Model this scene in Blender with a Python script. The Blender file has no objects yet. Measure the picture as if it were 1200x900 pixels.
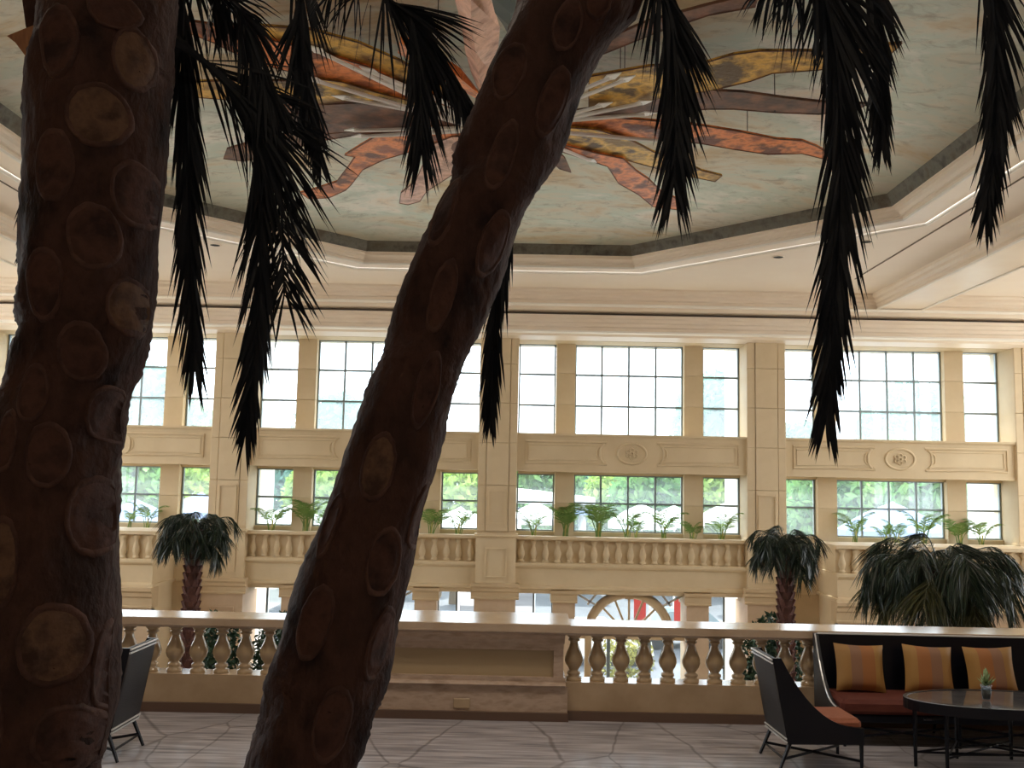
import bpy, math, random
from mathutils import Vector, Matrix

random.seed(7)
sc = bpy.context.scene
col = sc.collection

# ------------------------------------------------------------------ camera
W, H, FPX = 1200.0, 900.0, 1140.0
PITCH, YAW, ROLL, EYE = math.radians(5.83), math.radians(-0.4), math.radians(1.15), 2.15
CAM = Vector((0, 0, EYE))
_F = Vector((math.sin(YAW) * math.cos(PITCH), math.cos(YAW) * math.cos(PITCH), math.sin(PITCH)))
_R = Vector((math.cos(YAW), -math.sin(YAW), 0))
_U = _R.cross(_F)
_R, _U = math.cos(ROLL) * _R + math.sin(ROLL) * _U, -math.sin(ROLL) * _R + math.cos(ROLL) * _U
cd = bpy.data.cameras.new('camera')
cd.sensor_width = 36.0
cd.lens = FPX / W * 36.0
cd.clip_start, cd.clip_end = 0.05, 600
cam = bpy.data.objects.new('camera', cd)
col.objects.link(cam)
cam.matrix_world = Matrix(((_R.x, _U.x, -_F.x, 0), (_R.y, _U.y, -_F.y, 0), (_R.z, _U.z, -_F.z, EYE), (0, 0, 0, 1)))
sc.camera = cam

# ------------------------------------------------------------------ world, sun, exposure
SKY = 4.4
world = bpy.data.worlds.new('sky')
sc.world = world
world.use_nodes = True
bg = world.node_tree.nodes['Background']
bg.inputs['Color'].default_value = (0.92, 0.965, 1.0, 1)
bg.inputs['Strength'].default_value = SKY
sun_d = bpy.data.lights.new('sun', 'SUN')
sun_d.energy = 7.0
sun_d.angle = math.radians(1.5)
sun_d.color = (1.0, 0.95, 0.86)
sun = bpy.data.objects.new('sun', sun_d)
col.objects.link(sun)
sun.location = (0, 40, 40)
sun.rotation_euler = Vector((0.10, -0.70, -1.0)).to_track_quat('-Z', 'Y').to_euler()
sc.view_settings.view_transform = 'Standard'
sc.view_settings.look = 'None'
sc.view_settings.gamma = 1.0
sc.view_settings.exposure = 0.30
sc.view_settings.use_curve_mapping = False
sc.cycles.use_denoising = True
sc.cycles.max_bounces = 10
sc.cycles.diffuse_bounces = 5
sc.cycles.transparent_max_bounces = 16
sc.cycles.sample_clamp_indirect = 6.0


def portal(loc, direction, sx, sz):
    l = bpy.data.lights.new('window_portal', 'AREA')
    l.shape = 'RECTANGLE'
    l.size, l.size_y = sx, sz
    l.cycles.is_portal = True
    o = bpy.data.objects.new('window_portal', l)
    col.objects.link(o)
    o.location = loc
    o.rotation_euler = Vector(direction).to_track_quat('-Z', 'Z').to_euler()


XA = -0.48            # axis of symmetry of the hall
BAY = 6.6
YW, YG = 24.0, 24.85  # face of the far wall, plane of its glass
ZG = -4.0             # lobby floor below
XS = 14.6             # distance of the added side glazing from the axis
ZC = 6.8              # ceiling
for s in (-1, 1):
    portal((XA + s * (XS + 0.2), 16.9, 3.6), (-s, 0, 0), 14.2, 5.7)

# warm fill lights, added unseen under the ceiling to brighten the gallery
for lx, ly, en in ((-1.2, -3.0, 34), (2.4, -3.0, 34), (-4.6, 5.6, 48), (-1.6, 6.2, 48), (1.6, 6.2, 48), (4.6, 5.6, 48)):
    ll = bpy.data.lights.new('gallery_fill_light', 'AREA')
    ll.shape, ll.size = 'DISK', 0.35
    ll.energy = en
    ll.color = (1.0, 0.85, 0.70)
    lo_ = bpy.data.objects.new('gallery_fill_light', ll)
    col.objects.link(lo_)
    lo_.location = (lx, ly, ZC - 0.03)
portal((XA, 25.4, 4.5), (0, -1, 0), 29, 2.6)
portal((XA, 25.4, 1.6), (0, -1, 0), 29, 1.8)


# ------------------------------------------------------------------ pixel helpers
def ray(x, y):
    return _F + _R * ((x - 600) / FPX) - _U * ((y - 450) / FPX)


def atz(x, y, z):
    d = ray(x, y)
    return CAM + d * ((z - EYE) / d.z)


def aty(x, y, Y):
    d = ray(x, y)
    return CAM + d * (Y / d.y)


# ------------------------------------------------------------------ materials
def nd(nt, t, **kw):
    n = nt.nodes.new(t)
    for k, v in kw.items():
        setattr(n, k, v)
    return n


def mat(name, color, rough=0.6, metal=0.0, var=None, scale=4.0, detail=6.0, stretch=(1, 1, 1), bump=0.0, bscale=None,
        spec=0.5, coat=0.0, coords='Object', trans=0.0, vmid=(0.35, 0.65)):
    m = bpy.data.materials.new(name)
    m.use_nodes = True
    nt = m.node_tree
    b = nt.nodes['Principled BSDF']
    b.inputs['Base Color'].default_value = (*color, 1)
    b.inputs['Roughness'].default_value = rough
    b.inputs['Metallic'].default_value = metal
    b.inputs['Specular IOR Level'].default_value = spec
    b.inputs['Coat Weight'].default_value = coat
    if var is not None or bump:
        tc = nd(nt, 'ShaderNodeTexCoord')
        mp = nd(nt, 'ShaderNodeMapping')
        mp.inputs['Scale'].default_value = stretch
        nt.links.new(tc.outputs[coords], mp.inputs['Vector'])
        nz = nd(nt, 'ShaderNodeTexNoise')
        nz.inputs['Scale'].default_value = scale
        nz.inputs['Detail'].default_value = detail
        nz.inputs['Roughness'].default_value = 0.6
        nt.links.new(mp.outputs[0], nz.inputs['Vector'])
        if var is not None:
            cr = nd(nt, 'ShaderNodeValToRGB')
            cols = [color] + list(var)
            el = cr.color_ramp.elements
            el[0].position, el[1].position = vmid
            el[0].color = (*cols[0], 1)
            el[1].color = (*cols[-1], 1)
            for i, c in enumerate(cols[1:-1]):
                e = el.new(vmid[0] + (vmid[1] - vmid[0]) * (i + 1) / (len(cols) - 1))
                e.color = (*c, 1)
            nt.links.new(nz.outputs['Fac'], cr.inputs['Fac'])
            nt.links.new(cr.outputs['Color'], b.inputs['Base Color'])
        if bump:
            src = nz
            if bscale:
                src = nd(nt, 'ShaderNodeTexNoise')
                src.inputs['Scale'].default_value = bscale
                src.inputs['Detail'].default_value = 6
                nt.links.new(mp.outputs[0], src.inputs['Vector'])
            bp = nd(nt, 'ShaderNodeBump')
            bp.inputs['Strength'].default_value = bump
            bp.inputs['Distance'].default_value = 0.02
            nt.links.new(src.outputs['Fac'], bp.inputs['Height'])
            nt.links.new(bp.outputs['Normal'], b.inputs['Normal'])
    if trans:
        t = nd(nt, 'ShaderNodeBsdfTranslucent')
        t.inputs['Color'].default_value = (*color, 1)
        mx = nd(nt, 'ShaderNodeMixShader')
        mx.inputs[0].default_value = trans
        out = nt.nodes['Material Output']
        nt.links.new(b.outputs[0], mx.inputs[1])
        nt.links.new(t.outputs[0], mx.inputs[2])
        nt.links.new(mx.outputs[0], out.inputs['Surface'])
    return m


CREAM = (0.64, 0.50, 0.31)
M = {}
M['wall'] = mat('cream_stone', CREAM, 0.6, var=[(0.70, 0.56, 0.36)], scale=1.2, detail=5)
M['block'] = mat('cream_stone_block', (0.62, 0.48, 0.295), 0.6, var=[(0.71, 0.57, 0.375)], scale=0.9, detail=4)
M['lowerwall'] = mat('dimmed_cream_stone', (0.55, 0.405, 0.24), 0.55, var=[(0.62, 0.47, 0.29)], scale=1.4)  # cream stone darkened; the lower storey's weaker light is in the colour
M['pinkstone'] = mat('dimmed_rose_stone', (0.54, 0.385, 0.25), 0.5, var=[(0.62, 0.46, 0.31)], scale=2.0)  # rose tint, darkened in colour for the lower storey's weaker light
M['ceiling'] = mat('ceiling_plaster', (0.86, 0.75, 0.64), 0.7, var=[(0.89, 0.79, 0.68)], scale=0.6)
M['mould'] = mat('ceiling_moulding', (0.86, 0.73, 0.59), 0.38, var=[(0.90, 0.79, 0.66)], scale=0.8)
M['bead'] = mat('lit_edge_bead', (0.95, 0.90, 0.82), 0.5)  # near-white colour stands in for light caught along the moulding edges
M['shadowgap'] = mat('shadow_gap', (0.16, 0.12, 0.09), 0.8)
M['glassbar'] = mat('grey_window_metal', (0.22, 0.27, 0.29), 0.35, metal=0.2)
M['white'] = mat('white_paint', (0.85, 0.84, 0.80), 0.5)
M['parapet'] = mat('parapet_stone', (0.38, 0.28, 0.175), 0.4, var=[(0.47, 0.36, 0.24)], scale=2.5)
M['marble'] = mat('veined_marble', (0.34, 0.25, 0.185), 0.22, var=[(0.50, 0.39, 0.31), (0.41, 0.31, 0.235)], scale=5, detail=9, stretch=(0.7, 1, 2.2))
M['panelp'] = mat('parapet_panel', (0.40, 0.31, 0.19), 0.5)
M['railtop'] = mat('polished_rail_stone', (0.46, 0.34, 0.22), 0.16, var=[(0.52, 0.40, 0.28)], scale=4)
M['baluster'] = mat('baluster_stone', (0.38, 0.28, 0.165), 0.13, var=[(0.45, 0.34, 0.21)], scale=4)
M['base'] = mat('dark_baseboard_stone', (0.12, 0.075, 0.055), 0.35)
M['black'] = mat('black_lacquer', (0.003, 0.004, 0.009), 0.3, spec=0.3)
M['cane'] = mat('black_cane_weave', (0.008, 0.011, 0.016), 0.45, var=[(0.022, 0.026, 0.033)], scale=60, bump=0.4, bscale=160)
M['trimw'] = mat('edge_gleam_trim', (0.80, 0.83, 0.85), 0.16, metal=0.3)  # pale colour stands in for window gleam on glossy frame edges
M['terra'] = mat('terracotta_fabric', (0.26, 0.085, 0.042), 0.75, var=[(0.33, 0.12, 0.065)], scale=18, stretch=(1, 4, 1))
M['darkred'] = mat('dark_red_fabric', (0.10, 0.020, 0.012), 0.8, var=[(0.13, 0.03, 0.018)], scale=9)
for k_ in ('railtop', 'baluster'):
    M[k_].node_tree.nodes['Principled BSDF'].inputs['IOR'].default_value = 1.9
M['railtop'].node_tree.nodes['Principled BSDF'].inputs['Roughness'].default_value = 0.14
M['railtop'].node_tree.nodes['Principled BSDF'].inputs['IOR'].default_value = 2.3
M['succ'] = mat('succulent_leaf', (0.12, 0.25, 0.09), 0.5, var=[(0.3, 0.42, 0.2)], scale=30)
M['soil'] = mat('soil', (0.05, 0.035, 0.02), 0.9)
M['bark'] = None
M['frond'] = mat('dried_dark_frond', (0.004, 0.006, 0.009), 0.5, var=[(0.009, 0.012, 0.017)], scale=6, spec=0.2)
M['frond2'] = mat('dark_palm_frond', (0.010, 0.022, 0.016), 0.32, var=[(0.032, 0.055, 0.030)], scale=5)
M['frondolive'] = mat('olive_palm_frond', (0.035, 0.042, 0.012), 0.5, var=[(0.08, 0.08, 0.025)], scale=5)
M['trunk2'] = mat('palm_boot_bark', (0.075, 0.03, 0.026), 0.7, var=[(0.17, 0.075, 0.06)], scale=9)
M['areca'] = mat('areca_leaf', (0.14, 0.25, 0.06), 0.45, var=[(0.30, 0.42, 0.12)], scale=6, trans=0.45)
M['arecastem'] = mat('areca_stem', (0.42, 0.40, 0.10), 0.5)
M['bush'] = mat('dark_bush_leaf', (0.015, 0.05, 0.025), 0.5, var=[(0.04, 0.09, 0.04)], scale=6)
M['tree1'] = mat('tree_leaf', (0.10, 0.24, 0.09), 0.6, var=[(0.32, 0.55, 0.13)], scale=0.35, trans=0.5)
M['tree2'] = mat('tree_leaf_bluish', (0.12, 0.27, 0.22), 0.6, var=[(0.22, 0.44, 0.28)], scale=0.35, trans=0.5)
M['tree3'] = mat('tree_leaf_yellow', (0.26, 0.42, 0.08), 0.6, var=[(0.55, 0.65, 0.15)], scale=0.5, trans=0.5)
M['tbark'] = mat('tree_bark', (0.12, 0.09, 0.06), 0.8)
M['canvasb'] = mat('blue_canvas', (0.16, 0.23, 0.40), 0.7)
M['canvasw'] = mat('white_canvas', (0.80, 0.80, 0.80), 0.7)
M['road'] = mat('forecourt_paving', (0.07, 0.075, 0.085), 0.7, var=[(0.11, 0.115, 0.125)], scale=0.4)
M['paving'] = mat('pale_paving', (0.34, 0.33, 0.31), 0.8, var=[(0.42, 0.41, 0.38)], scale=0.3)
M['hedge'] = mat('hedge_leaf', (0.20, 0.22, 0.04), 0.7, var=[(0.45, 0.40, 0.08)], scale=3)
M['red'] = mat('red_fabric', (0.45, 0.03, 0.03), 0.6)
M['lobby'] = mat('lobby_marble', (0.40, 0.33, 0.26), 0.25, var=[(0.50, 0.42, 0.34)], scale=1)
M['pot'] = mat('glazed_pot', (0.10, 0.07, 0.05), 0.3)
M['dark'] = mat('dark_recess', (0.02, 0.018, 0.016), 0.8)
M['steel'] = mat('brushed_rod', (0.92, 0.90, 0.86), 0.35, metal=0.1)
M['wire'] = mat('thin_cable', (0.03, 0.03, 0.03), 0.5)
M['copper'] = mat('hammered_copper', (0.15, 0.042, 0.015), 0.4, metal=0.5, spec=0.2, vmid=(0.42, 0.60), var=[(0.78, 0.25, 0.07), (0.30, 0.08, 0.026)], scale=1.6, detail=10, bump=0.5, bscale=12)
M['gold'] = mat('hammered_gold', (0.11, 0.062, 0.022), 0.4, metal=0.5, spec=0.2, vmid=(0.42, 0.60), var=[(0.72, 0.42, 0.08), (0.24, 0.13, 0.032)], scale=1.6, detail=10, bump=0.5, bscale=12)
M['brown'] = mat('dark_patina_bronze', (0.085, 0.042, 0.028), 0.5, metal=0.3, vmid=(0.38, 0.64), var=[(0.24, 0.10, 0.052)], scale=4, detail=8, bump=0.4, bscale=12)
M['pinkcopper'] = mat('pale_copper', (0.30, 0.14, 0.09), 0.38, metal=0.4, vmid=(0.38, 0.64), var=[(0.72, 0.42, 0.30), (0.42, 0.2, 0.13)], scale=2.2, detail=8, bump=0.5, bscale=9)
M['greenp'] = mat('dark_green_patina', (0.02, 0.035, 0.028), 0.5)
M['sheath'] = mat('dry_leaf_sheath', (0.36, 0.16, 0.055), 0.6, var=[(0.20, 0.08, 0.03)], scale=8, stretch=(6, 6, 1))


def scar_mat():
    return mat('leaf_scar_wood', (0.026, 0.013, 0.011), 0.7, spec=0.15, var=[(0.066, 0.030, 0.021), (0.036, 0.017, 0.014)], scale=9, detail=8, bump=0.35, bscale=30)


M['scar'] = scar_mat()
M['scarrim'] = mat('scar_rim_wood', (0.038, 0.019, 0.015), 0.7, spec=0.15, var=[(0.085, 0.043, 0.031)], scale=12, detail=8, bump=0.4, bscale=40)
M['scarl'] = mat('pale_leaf_scar_wood', (0.036, 0.019, 0.014), 0.7, spec=0.15, var=[(0.115, 0.065, 0.040), (0.055, 0.029, 0.019)], scale=9, detail=8, bump=0.35, bscale=30)
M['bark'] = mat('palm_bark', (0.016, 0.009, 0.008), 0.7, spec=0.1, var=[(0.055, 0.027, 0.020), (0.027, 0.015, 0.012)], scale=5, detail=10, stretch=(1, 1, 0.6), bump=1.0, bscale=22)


def glass_mat(name, haze, tint=(0.92, 0.97, 1.0)):
    m = bpy.data.materials.new(name)
    m.use_nodes = True
    nt = m.node_tree
    nt.nodes.remove(nt.nodes['Principled BSDF'])
    out = nt.nodes['Material Output']
    tr = nd(nt, 'ShaderNodeBsdfTransparent')
    tr.inputs['Color'].default_value = (*tint, 1)
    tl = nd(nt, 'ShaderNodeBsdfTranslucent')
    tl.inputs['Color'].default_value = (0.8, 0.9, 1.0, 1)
    gl = nd(nt, 'ShaderNodeBsdfGlossy')
    gl.inputs['Roughness'].default_value = 0.03
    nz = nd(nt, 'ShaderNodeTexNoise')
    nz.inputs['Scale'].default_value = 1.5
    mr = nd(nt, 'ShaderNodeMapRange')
    mr.inputs['To Min'].default_value = haze * 0.8
    mr.inputs['To Max'].default_value = haze * 1.2
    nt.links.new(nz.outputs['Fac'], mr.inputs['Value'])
    m1 = nd(nt, 'ShaderNodeMixShader')
    m2 = nd(nt, 'ShaderNodeMixShader')
    m2.inputs[0].default_value = 0.04
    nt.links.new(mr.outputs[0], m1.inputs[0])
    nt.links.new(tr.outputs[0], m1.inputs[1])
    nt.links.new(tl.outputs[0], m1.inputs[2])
    nt.links.new(m1.outputs[0], m2.inputs[1])
    nt.links.new(gl.outputs[0], m2.inputs[2])
    nt.links.new(m2.outputs[0], out.inputs['Surface'])
    return m


M['pane'] = glass_mat('glare_veil_glass', 0.14)  # pale translucent share stands in for glare haze over the view
M['panelow'] = glass_mat('faint_glare_veil_glass', 0.07)  # fainter glare haze mixed into the lower panes
M['clear'] = glass_mat('clear_glass', 0.01)
M['tumbler'] = glass_mat('tumbler_glass', 0.12)


def mural_mat():
    m = bpy.data.materials.new('mural_paint')
    m.use_nodes = True
    nt = m.node_tree
    b = nt.nodes['Principled BSDF']
    b.inputs['Roughness'].default_value = 0.55
    tc = nd(nt, 'ShaderNodeTexCoord')
    mp = nd(nt, 'ShaderNodeMapping')
    mp.inputs['Scale'].default_value = (0.45, 0.85, 0.45)
    nt.links.new(tc.outputs['Object'], mp.inputs['Vector'])
    n1 = nd(nt, 'ShaderNodeTexNoise')
    n1.inputs['Scale'].default_value = 0.75
    n1.inputs['Detail'].default_value = 9
    n1.inputs['Roughness'].default_value = 0.62
    n1.inputs['Distortion'].default_value = 0.5
    nt.links.new(mp.outputs[0], n1.inputs['Vector'])
    cr = nd(nt, 'ShaderNodeValToRGB')
    el = cr.color_ramp.elements
    stops = [(0.26, (0.42, 0.28, 0.12)), (0.38, (0.66, 0.52, 0.32)), (0.46, (0.76, 0.74, 0.62)), (0.53, (0.66, 0.75, 0.66)),
             (0.60, (0.88, 0.88, 0.80)), (0.72, (0.88, 0.76, 0.60))]
    el[0].position, el[0].color = stops[0][0], (*stops[0][1], 1)
    el[1].position, el[1].color = stops[-1][0], (*stops[-1][1], 1)
    for p, c in stops[1:-1]:
        e = el.new(p)
        e.color = (*c, 1)
    nt.links.new(n1.outputs['Fac'], cr.inputs['Fac'])
    # hairline craquelure
    n2 = nd(nt, 'ShaderNodeTexNoise')
    n2.inputs['Scale'].default_value = 5
    n2.inputs['Detail'].default_value = 12
    n2.inputs['Roughness'].default_value = 0.75
    n2.inputs['Distortion'].default_value = 0.8
    nt.links.new(mp.outputs[0], n2.inputs['Vector'])
    r2 = nd(nt, 'ShaderNodeValToRGB')
    r2.color_ramp.elements[0].position, r2.color_ramp.elements[0].color = 0.28, (0.45, 0.42, 0.38, 1)
    r2.color_ramp.elements[1].position, r2.color_ramp.elements[1].color = 0.48, (1, 1, 1, 1)
    nt.links.new(n2.outputs['Fac'], r2.inputs['Fac'])
    mx = nd(nt, 'ShaderNodeMix', data_type='RGBA', blend_type='MULTIPLY')
    mx.inputs[0].default_value = 0.9
    nt.links.new(cr.outputs[0], mx.inputs[6])
    nt.links.new(r2.outputs[0], mx.inputs[7])
    # ochre painted border ring: distance from the mural's middle
    ln = nd(nt, 'ShaderNodeVectorMath', operation='LENGTH')
    nt.links.new(tc.outputs['Object'], ln.inputs[0])
    mr = nd(nt, 'ShaderNodeMapRange')
    mr.inputs['From Min'].default_value = 5.6
    mr.inputs['From Max'].default_value = 7.0
    nt.links.new(ln.outputs['Value'], mr.inputs['Value'])
    ad = nd(nt, 'ShaderNodeMath', operation='MULTIPLY')
    nt.links.new(mr.outputs[0], ad.inputs[0])
    nt.links.new(n1.outputs['Fac'], ad.inputs[1])
    m3 = nd(nt, 'ShaderNodeMix', data_type='RGBA')
    nt.links.new(ad.outputs[0], m3.inputs[0])
    nt.links.new(mx.outputs[2], m3.inputs[6])
    m3.inputs[7].default_value = (0.20, 0.13, 0.045, 1)
    nt.links.new(m3.outputs[2], b.inputs['Base Color'])
    bp = nd(nt, 'ShaderNodeBump')
    bp.inputs['Strength'].default_value = 0.3
    nt.links.new(n2.outputs['Fac'], bp.inputs['Height'])
    nt.links.new(bp.outputs[0], b.inputs['Normal'])
    return m


M['mural'] = mural_mat()
M['muralrim'] = mat('shaded_rim_tone', (0.055, 0.045, 0.032), 0.6, var=[(0.15, 0.14, 0.11), (0.10, 0.075, 0.045)], scale=3, detail=8)  # dark tones carry the shade of the steep rim


def floor_mat():
    m = bpy.data.materials.new('grained_floor')
    m.use_nodes = True
    nt = m.node_tree
    b = nt.nodes['Principled BSDF']
    b.inputs['Roughness'].default_value = 0.34
    b.inputs['Specular IOR Level'].default_value = 0.55
    tc = nd(nt, 'ShaderNodeTexCoord')
    mp = nd(nt, 'ShaderNodeMapping')
    mp.inputs['Scale'].default_value = (0.8, 9.0, 1)
    nt.links.new(tc.outputs['Object'], mp.inputs['Vector'])
    n1 = nd(nt, 'ShaderNodeTexNoise')
    n1.inputs['Scale'].default_value = 2.2
    n1.inputs['Detail'].default_value = 8
    n1.inputs['Distortion'].default_value = 0.4
    nt.links.new(mp.outputs[0], n1.inputs['Vector'])
    cr = nd(nt, 'ShaderNodeValToRGB')
    el = cr.color_ramp.elements
    el[0].position, el[0].color = 0.34, (0.22, 0.215, 0.24, 1)
    el[1].position, el[1].color = 0.66, (0.52, 0.505, 0.54, 1)
    nt.links.new(n1.outputs['Fac'], cr.inputs['Fac'])
    # branching dark veins
    n2 = nd(nt, 'ShaderNodeTexNoise')
    n2.inputs['Scale'].default_value = 1.3
    n2.inputs['Detail'].default_value = 2
    nt.links.new(tc.outputs['Object'], n2.inputs['Vector'])
    mxv = nd(nt, 'ShaderNodeMix', data_type='RGBA')
    mxv.inputs[0].default_value = 0.16
    nt.links.new(tc.outputs['Object'], mxv.inputs[6])
    nt.links.new(n2.outputs['Color'], mxv.inputs[7])
    mp2 = nd(nt, 'ShaderNodeMapping')
    mp2.inputs['Scale'].default_value = (1.2, 0.45, 1)
    mp2.inputs['Rotation'].default_value = (0, 0, -0.25)
    nt.links.new(mxv.outputs[2], mp2.inputs['Vector'])
    vo = nd(nt, 'ShaderNodeTexVoronoi', feature='DISTANCE_TO_EDGE')
    vo.inputs['Scale'].default_value = 1.0
    nt.links.new(mp2.outputs[0], vo.inputs['Vector'])
    r2 = nd(nt, 'ShaderNodeValToRGB')
    r2.color_ramp.elements[0].position, r2.color_ramp.elements[0].color = 0.003, (0.22, 0.2, 0.2, 1)
    r2.color_ramp.elements[1].position, r2.color_ramp.elements[1].color = 0.011, (1, 1, 1, 1)
    nt.links.new(vo.outputs['Distance'], r2.inputs['Fac'])
    mx = nd(nt, 'ShaderNodeMix', data_type='RGBA', blend_type='MULTIPLY')
    mx.inputs[0].default_value = 0.6
    nt.links.new(cr.outputs[0], mx.inputs[6])
    nt.links.new(r2.outputs[0], mx.inputs[7])
    nt.links.new(mx.outputs[2], b.inputs['Base Color'])
    return m


M['floor'] = floor_mat()


def stripe_mat(name, width, flip):
    m = bpy.data.materials.new(name)
    m.use_nodes = True
    nt = m.node_tree
    b = nt.nodes['Principled BSDF']
    b.inputs['Roughness'].default_value = 0.6
    tc = nd(nt, 'ShaderNodeTexCoord')
    sx = nd(nt, 'ShaderNodeSeparateXYZ')
    nt.links.new(tc.outputs['Object'], sx.inputs[0])
    mr = nd(nt, 'ShaderNodeMapRange')
    mr.inputs['From Min'].default_value = -width / 2 if not flip else width / 2
    mr.inputs['From Max'].default_value = width / 2 if not flip else -width / 2
    nt.links.new(sx.outputs['X'], mr.inputs['Value'])
    cr = nd(nt, 'ShaderNodeValToRGB')
    cr.color_ramp.interpolation = 'CONSTANT'
    el = cr.color_ramp.elements
    st = [(0, (0.34, 0.19, 0.06)), (0.28, (0.26, 0.14, 0.085)), (0.50, (0.34, 0.14, 0.045)), (0.76, (0.37, 0.21, 0.06))]
    el[0].position, el[0].color = 0, (*st[0][1], 1)
    el[1].position, el[1].color = st[-1][0], (*st[-1][1], 1)
    for p, c in st[1:-1]:
        e = el.new(p)
        e.color = (*c, 1)
    nt.links.new(mr.outputs[0], cr.inputs['Fac'])
    nt.links.new(cr.outputs[0], b.inputs['Base Color'])
    return m


M['pillow'] = stripe_mat('striped_gold_fabric', 0.44, False)
M['pillow2'] = stripe_mat('striped_gold_fabric_turned', 0.44, True)


# ------------------------------------------------------------------ mesh helpers
class MB:
    def __init__(self):
        self.v, self.f = [], []

    def add(self, verts, faces):
        o = len(self.v)
        self.v += [tuple(p) for p in verts]
        self.f += [tuple(i + o for i in f) for f in faces]
        return self

    def box(self, x0, x1, y0, y1, z0, z1):
        return self.add([(x0, y0, z0), (x1, y0, z0), (x1, y1, z0), (x0, y1, z0), (x0, y0, z1), (x1, y0, z1), (x1, y1, z1), (x0, y1, z1)],
                        [(0, 3, 2, 1), (4, 5, 6, 7), (0, 1, 5, 4), (1, 2, 6, 5), (2, 3, 7, 6), (3, 0, 4, 7)])

    def bevbox(self, x0, x1, y0, y1, z0, z1, b=0.01):
        """box with chamfered edges on all sides (24 verts)"""
        xs, ys, zs = (x0, x0 + b, x1 - b, x1), (y0, y0 + b, y1 - b, y1), (z0, z0 + b, z1 - b, z1)
        idx, vs = {}, []
        for i in (0, 1, 2, 3):
            for j in (0, 1, 2, 3):
                for k in (0, 1, 2, 3):
                    if sum(a in (0, 3) for a in (i, j, k)) == 1:
                        idx[i, j, k] = len(vs)
                        vs.append((xs[i], ys[j], zs[k]))
        fs = []
        I = lambda *a: idx[a]
        for i in (0, 3):
            fs.append((I(i, 1, 1), I(i, 2, 1), I(i, 2, 2), I(i, 1, 2)))
            fs.append((I(1, i, 1), I(2, i, 1), I(2, i, 2), I(1, i, 2)))
            fs.append((I(1, 1, i), I(2, 1, i), I(2, 2, i), I(1, 2, i)))
        n = {0: 1, 3: 2}
        for a in (0, 3):
            for c in (0, 3):
                fs.append((I(a, n[c], 1), I(a, n[c], 2), I(n[a], c, 2), I(n[a], c, 1)))
                fs.append((I(a, 1, n[c]), I(a, 2, n[c]), I(n[a], 2, c), I(n[a], 1, c)))
                fs.append((I(1, a, n[c]), I(2, a, n[c]), I(2, n[a], c), I(1, n[a], c)))
                for d in (0, 3):
                    fs.append((I(a, n[c], n[d]), I(n[a], c, n[d]), I(n[a], n[c], d)))
        return self.add(vs, fs)

    def prism(self, poly, d):
        """poly: list of Vector, extruded by Vector d"""
        n = len(poly)
        d = Vector(d)
        vs = [Vector(p) for p in poly] + [Vector(p) + d for p in poly]
        fs = [tuple(range(n - 1, -1, -1)), tuple(range(n, 2 * n))]
        fs += [(i, (i + 1) % n, n + (i + 1) % n, n + i) for i in range(n)]
        return self.add(vs, fs)

    def sweep_x(self, prof, x0, x1):
        """closed (y,z) profile swept along X"""
        return self.prism([(x0, y, z) for y, z in prof], (x1 - x0, 0, 0))

    def sweep_y(self, prof, y0, y1):
        return self.prism([(x, y0, z) for x, z in prof], (0, y1 - y0, 0))

    def lathe(self, prof, n=16, c=(0, 0, 0), cap=True, sq=None):
        """prof: (r,z) list bottom to top"""
        vs, fs = [], []
        for r, z in prof:
            for k in range(n):
                a = 2 * math.pi * k / n
                vs.append((c[0] + r * math.cos(a), c[1] + r * math.sin(a), c[2] + z))
        for i in range(len(prof) - 1):
            for k in range(n):
                k2 = (k + 1) % n
                fs.append((i * n + k, i * n + k2, (i + 1) * n + k2, (i + 1) * n + k))
        if cap:
            fs.append(tuple(range(n - 1, -1, -1)))
            fs.append(tuple((len(prof) - 1) * n + k for k in range(n)))
        return self.add(vs, fs)

    def tube(self, pts, r, n=6, closed=False):
        pts = [Vector(p) for p in pts]
        rs = r if isinstance(r, (list, tuple)) else [r] * len(pts)
        vs, fs = [], []
        up = None
        N = len(pts)
        for i, p in enumerate(pts):
            if closed:
                t = (pts[(i + 1) % N] - pts[i - 1]).normalized()
            else:
                t = (pts[min(i + 1, N - 1)] - pts[max(i - 1, 0)]).normalized()
            if up is None:
                up = Vector((0, 0, 1)) if abs(t.z) < 0.9 else Vector((1, 0, 0))
            a = t.cross(up).normalized()
            up = a.cross(t).normalized()
            for k in range(n):
                w = 2 * math.pi * (k + 0.5) / n
                vs.append(p + (a * math.cos(w) + up * math.sin(w)) * rs[i])
        for i in range(N if closed else N - 1):
            for k in range(n):
                k2, j = (k + 1) % n, (i + 1) % N
                fs.append((i * n + k, i * n + k2, j * n + k2, j * n + k))
        if not closed:
            fs.append(tuple(range(n - 1, -1, -1)))
            fs.append(tuple((N - 1) * n + k for k in range(n)))
        return self.add(vs, fs)

    def bar(self, p, q, w, d=None):
        return self.tube([p, q], w * 0.707, 4)

    def mesh(self, name, m, smooth=False):
        me = bpy.data.meshes.new(name)
        me.from_pydata([tuple(v) for v in self.v], [], self.f)
        if isinstance(m, (list, tuple)):
            for a in m:
                me.materials.append(a)
        elif m:
            me.materials.append(m)
        if smooth:
            for p in me.polygons:
                p.use_smooth = True
        me.update()
        return me

    def build(self, name, m, parent=None, smooth=False, off=None):
        if off is not None:
            o3 = Vector(off)
            self.v = [tuple(Vector(v) - o3) for v in self.v]
        return put(self.mesh(name, m, smooth), name, parent)


def put(me, name, parent=None, loc=(0, 0, 0), rot=None, scale=None):
    o = bpy.data.objects.new(name, me)
    col.objects.link(o)
    if parent:
        o.parent = parent
    o.location = loc
    if rot:
        o.rotation_euler = rot
    if scale:
        o.scale = scale if isinstance(scale, (tuple, list)) else (scale,) * 3
    return o


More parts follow.
